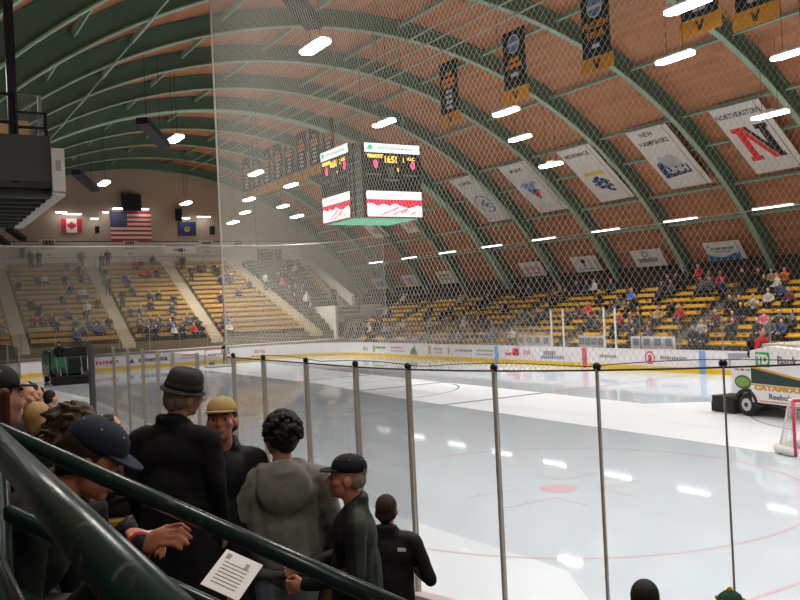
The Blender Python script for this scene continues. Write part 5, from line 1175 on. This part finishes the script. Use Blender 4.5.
def hz_stand(H): return H*(.93+.69)/1.75
def Hfit(P): return (P.z-NF(P.x))/(.93+.69)*1.75
coat_k = mat('black wool', '#0c0c0e', .9, .1, 30); jk_k = mat('black jacket cloth', '#121315', .7, .1, 12); hood_g = mat('grey fleece', '#7b7a73', .95, .08, 25); olive = mat('olive jacket cloth', '#2f382c', .8, .08, 14)
jean = mat('faded denim', '#8894a6', .9, .12, 18); trk = mat('dark trousers', '#24221f', .9, .1); khaki = mat('khaki cap cloth', '#b59a68', .85, .08, 20); navyc = mat('navy cap cloth', '#1c2636', .85, .08, 20); blk_c = mat('black cap cloth', '#141416', .8, .08, 20)
hair_d = mat('dark curly hair', '#1d1512', .7, .2, 60); hair_b = mat('brown hair', '#4a3424', .6, .25, 60); hair_r = mat('auburn hair', '#4a2218', .6, .2, 50); hair_f = mat('blond hair', '#b08a58', .6, .2, 60); hair_g = mat('grey hair', '#8d7d70', .8, .15, 60); hair_br = mat('short brown hair', '#33231a', .8, .15, 60)
def img_dir(dx, df):
    """heading angle for a body facing dx along the picture's right and df away from the camera"""
    v = Vector((math.cos(yaw), -math.sin(yaw)))*dx+Vector((math.sin(yaw), math.cos(yaw)))*df
    return math.atan2(-v.x, v.y)
P = px(184, 395, 5.25); HH = Hfit(P)
figure('person', 'man in a long black overcoat and dark brimmed hat, standing with his back to us', P, img_dir(.25, 1), HH, hyaw=-32, hpitch=8, hroll=16, hside=.05, top=coat_k, style='coat', legm=trk, hair=hair_g, hat=('fedora', mat('charcoal felt', '#35322f', .9, .1, 40)), glasses=True, wide=1.16, vox=.014)
P = px(222, 421, 5.5)
figure('person', 'smiling man in a tan baseball cap and black jacket, facing us beside the overcoat', P, img_dir(.2, -1), Hfit(P), hyaw=-8, hpitch=-9, top=jk_k, style='jacket', legm=trk, hair=hair_br, hat=('cap', khaki), sk=skin_red, vox=.012)
P = px(280, 436, 5.6)
figure('person', 'curly haired man in a grey hooded sweatshirt and faded jeans, back to us', P, img_dir(-.2, 1), Hfit(P), hyaw=28, top=hood_g, style='hoodie', legm=jean, hair=hair_d, hairk='curly', wide=1.18, vox=.013, arms={'L': dict(e=(-.27,-.03,.2), w=(-.25,.1,-.02)), 'R': dict(e=(.27,-.03,.2), w=(.26,.08,-.03))})
P = px(347, 478, 5.2)
figure('person', 'man in a black cap and black and olive jacket, seen in profile facing left', P, img_dir(-1, -.05), Hfit(P), hyaw=0, hpitch=-4, top=[jk_k, olive], style='jacket', legm=trk, hair=hair_g, hairk='balding', hat=('cap', blk_c), sk=skin_red, wide=1.05, vox=.012, bvox=.0065, collar=lambda c, s: c.y < -.01 and c.z < 1.5*s and c.z > .9*s,
       arms={'R': dict(e=(.25,.02,.2), w=(.14,.3,.16)), 'L': dict(e=(-.26,.0,.2), w=(-.16,.28,.14))})
P = px(387, 510, 7.0)
pb = figure('person', 'man with short thinning hair in a black fleece, back to us, rightmost of those standing', P, img_dir(.12, 1), Hfit(P), hyaw=-6, top=jk_k, style='fleece', legm=trk, hair=hair_br, hairk='short', sk=skin_red, vox=.014, wide=1.1, arms={'R': dict(e=(.32,-.02,.16), w=(.2,.22,.16)), 'L': dict(e=(-.3,.0,.16), w=(-.16,.24,.14))})
s = Hfit(P)/1.75; MB().plate([(-.035,-.012),(.035,-.012),(.03,.012),(-.03,.016)], Matrix.Translation((.125*s,-.155*s,1.36*s)) @ Matrix.Rotation(R_(90), 4, 'X'), .006).build('jacket_emblem', white, pb)
P = px(646, 600, 4.9)
def seat_plank(o, H, lb):
    s = H/1.75; t = empty('bleacher_seat', o.location, o.rotation_euler.z, lb, 'seat', 'near stand seats')
    MB().box(-.3*s, .3*s, -.2*s, .16*s, .36*s, .402*s).build('plank', seat_tan, t); g = NF(o.location.x)-o.location.z
    mb = MB(); mb.box(-.2*s,-.14*s,-.1*s,.1*s,min(g, .1),.36*s); mb.box(.14*s,.2*s,-.1*s,.1*s,min(g, .1),.36*s); mb.build('leg', steel, t)
o = figure('person', 'dark haired person whose head top shows at the bottom edge right of centre', P, img_dir(.5, 1), 1.7, pose='sit', top=jk_k, legm=trk, hair=hair_d, vox=.016, detail=False); seat_plank(o, 1.7, 'plank seat under the dark haired person at the bottom edge')
P = px(731, 610, 6.0)
o = figure('person', 'person in a green and gold knit hat, only the hat showing at the bottom edge', P, img_dir(.5, 1), 1.7, pose='sit', top=jk_k, legm=trk, hair=hair_d, hat=('knit', mat('green knit', '#1e4a36', .95, .1, 60), mat('gold knit', '#b99a3a', .95, .1, 60)), vox=.016, detail=False); seat_plank(o, 1.7, 'plank seat under the green and gold hat')
# seated and leaning people at the lower left
P = px(93, 460, 2.8)
o = figure('person', 'person in a navy cap and grey trousers leaning forward over a small paper', P, img_dir(1, .12), 1.72, pose='sit', lean=34, hpitch=30, hyaw=0, top=mat('dark green black jacket', '#0f1413', .8, .1, 14), style='jacket', legm=mat('grey trousers', '#66636a', .9, .1, 20), hair=hair_br, hat=('cap', navyc), sk=mat('warm skin', '#c98463', .55, .05, 20), vox=.011, bvox=.0055,
       arms={'L': dict(e=(-.2,.27,.16), wp=px(127, 531, 2.62), dir=(.45,.8,-.15), nrm=(-.3,.2,.9), curl=.75), 'R': dict(e=(.22,.2,.1), wp=px(141, 546, 2.42), dir=(.35,.8,.35), nrm=(.5,-.2,.8), curl=.8)}); lo_ = o
seat_plank(o, 1.72, 'plank seat under the person in the navy cap')
RD = mat('red cuff', '#b3202f', .8); mb = MB(); inv = Matrix.Rotation(-o.rotation_euler.z, 3, 'Z'); a_ = inv @ (px(139, 548, 2.44)-o.location); b_ = inv @ (px(141, 545, 2.42)-o.location); d_ = (a_-b_).normalized(); mb.tube([b_+d_*.035, b_+d_*.0, b_-d_*.012], [.04,.039,.036], 14); mb.build('red_cuff', RD, o, True, 'red sleeve cuff')
P2 = px(157, 535, 2.44); pr = tag(empty('folded_paper', P2, img_dir(1, .12)), 'small white folded paper held in the hands of the navy cap person', 'paper')
MB().obox(Matrix.Rotation(R_(12), 4, 'Y'), .06, .09, .004).build('sheet', white, pr)
P = px(76, 440, 3.25)
o = figure('person', 'person with messy brown hair bent forward just behind the navy cap', P, img_dir(1, .2), 1.68, pose='sit', lean=25, hpitch=30, top=jk_k, legm=trk, hair=hair_b, hairk='messy', vox=.014); seat_plank(o, 1.68, 'plank seat under the messy brown haired person')
P = px(-4, 400, 3.2)
o = figure('person', 'long auburn haired person in a black cap at the left edge', P, img_dir(.6, .8), 1.66, pose='sit', top=jk_k, legm=trk, hair=hair_r, hairk='long', hat=('cap', blk_c), vox=.014); seat_plank(o, 1.66, 'plank seat under the auburn haired person')
P = px(23, 396, 6.3)
o = figure('person', 'fair haired woman in profile looking right at the left edge', P, img_dir(1, .1), 1.62, pose='stand', top=jk_k, legm=trk, hair=hair_f, hairk='short', vox=.014)
P = px(40, 420, 5.0)
o = figure('person', 'child sized blond head seen from behind, in front of the teal jacket', P, img_dir(.3, 1), 1.5, pose='sit', top=jk_k, legm=trk, hair=hair_f, vox=.016, detail=False); seat_plank(o, 1.5, 'plank seat under the blond head')
P = px(51, 398, 12.6)
o = figure('person', 'dark haired person in a teal jacket beyond the blond head', P, img_dir(.6, .8), 1.7, pose='sit', lean=10, top=mat('teal cloth', '#1f6a66', .85, .08, 10), legm=trk, hair=hair_d, vox=.02, detail=False); seat_plank(o, 1.7, 'plank seat under the teal jacket')
for x, y, d, c, lb in [(34, 392, 11.5, jk_k, 'person in a dark jacket left of the teal jacket'), (41, 394, 14.5, mat('dull maroon cloth', '#54282c', .85), 'person in a maroon jacket behind the teal jacket'), (30, 388, 15.5, mat('dull blue cloth', '#2b3a54', .85), 'person in dull blue farthest along the near boards')]:
    P = px(x, y, d); o = figure('person', lb, P, img_dir(.7, .6), 1.7, pose='sit', top=c, legm=trk, hair=hair_br, vox=.02, detail=False); seat_plank(o, 1.7, 'plank seat under the '+lb)
P = px(111, 428, 7.6)
o = figure('person', 'dark haired person in profile just behind the navy cap, low by the glass', P, img_dir(1, .1), 1.7, pose='sit', top=jk_k, legm=trk, hair=hair_br, vox=.016); seat_plank(o, 1.7, 'plank seat under the dark haired person by the glass')
P = px(318, 528, 5.75)
o = figure('person', 'person in tan and brown camouflage half hidden between grey hood and black cap', P, img_dir(.4, 1), 1.45, pose='sit', lean=12, top=mat('camouflage cloth', '#6b5a3c', .9, .3, 14), legm=trk, hair=hair_d, vox=.016, detail=False); seat_plank(o, 1.45, 'plank seat under the camouflage jacket')
# programme sheet on a seat back
c0, c1, c3 = px(227, 549, 4.15), px(263, 565, 4.1), px(204, 579, 3.95)
X = (c1-c0); Y = (c3-c0); pg = tag(empty('programme_sheet', c0), 'white printed programme sheet tilted below the overcoat, behind the handrail', 'paper')
Mp = frame((0,0,0), X, Y); w, h = X.length, Y.length*1.15
MB().plate([(0,0),(w,0),(w,h),(0,h)], Mp @ Matrix.Translation((0,0,0)), .003).build('sheet', mat('programme paper', '#e3dcda', .8, .03), pg)
mb = MB()
for k in range(7): mb.plate([(w*.15,h*(.28+.09*k)),(w*.8,h*(.28+.09*k)),(w*.8,h*(.3+.09*k)),(w*.15,h*(.3+.09*k))], Mp @ Matrix.Translation((0,0,-.002)), .0015)
mb.plate([(w*.1,h*.08),(w*.22,h*.08),(w*.22,h*.2),(w*.1,h*.2)], Mp @ Matrix.Translation((0,0,-.002)), .0015); mb.plate([(w*.65,h*.14),(w*.75,h*.14),(w*.75,h*.3),(w*.65,h*.3)], Mp @ Matrix.Translation((0,0,-.002)), .0015)
mb.build('print', gy_ink, pg)
t = tag(empty('bench', (c3+Y.normalized()*.05)-Vector((0,0,.5))), 'dark seat back that props the programme sheet', 'bench'); g = NF(t.location.x)-t.location.z
a = math.atan2(-math.sin(yaw), math.cos(yaw)); t.rotation_euler = (0,0,a)
MB().box(-.12,.22,-.02,.05,.1,.34).build('backrest', mat('dark plank', '#2a2622', .7), t); mb = MB(); mb.box(-.1,-.06,-.01,.04,min(g,0),.2); mb.box(.16,.2,-.01,.04,min(g,0),.2); mb.build('leg', black, t)

# ------------------------------------------------------------------ world: closed hall, only a trace of ambient
w = bpy.data.worlds.new('world'); scene.world = w; w.use_nodes = True
w.node_tree.nodes['Background'].inputs['Color'].default_value = (.5, .5, .5, 1); w.node_tree.nodes['Background'].inputs['Strength'].default_value = .02
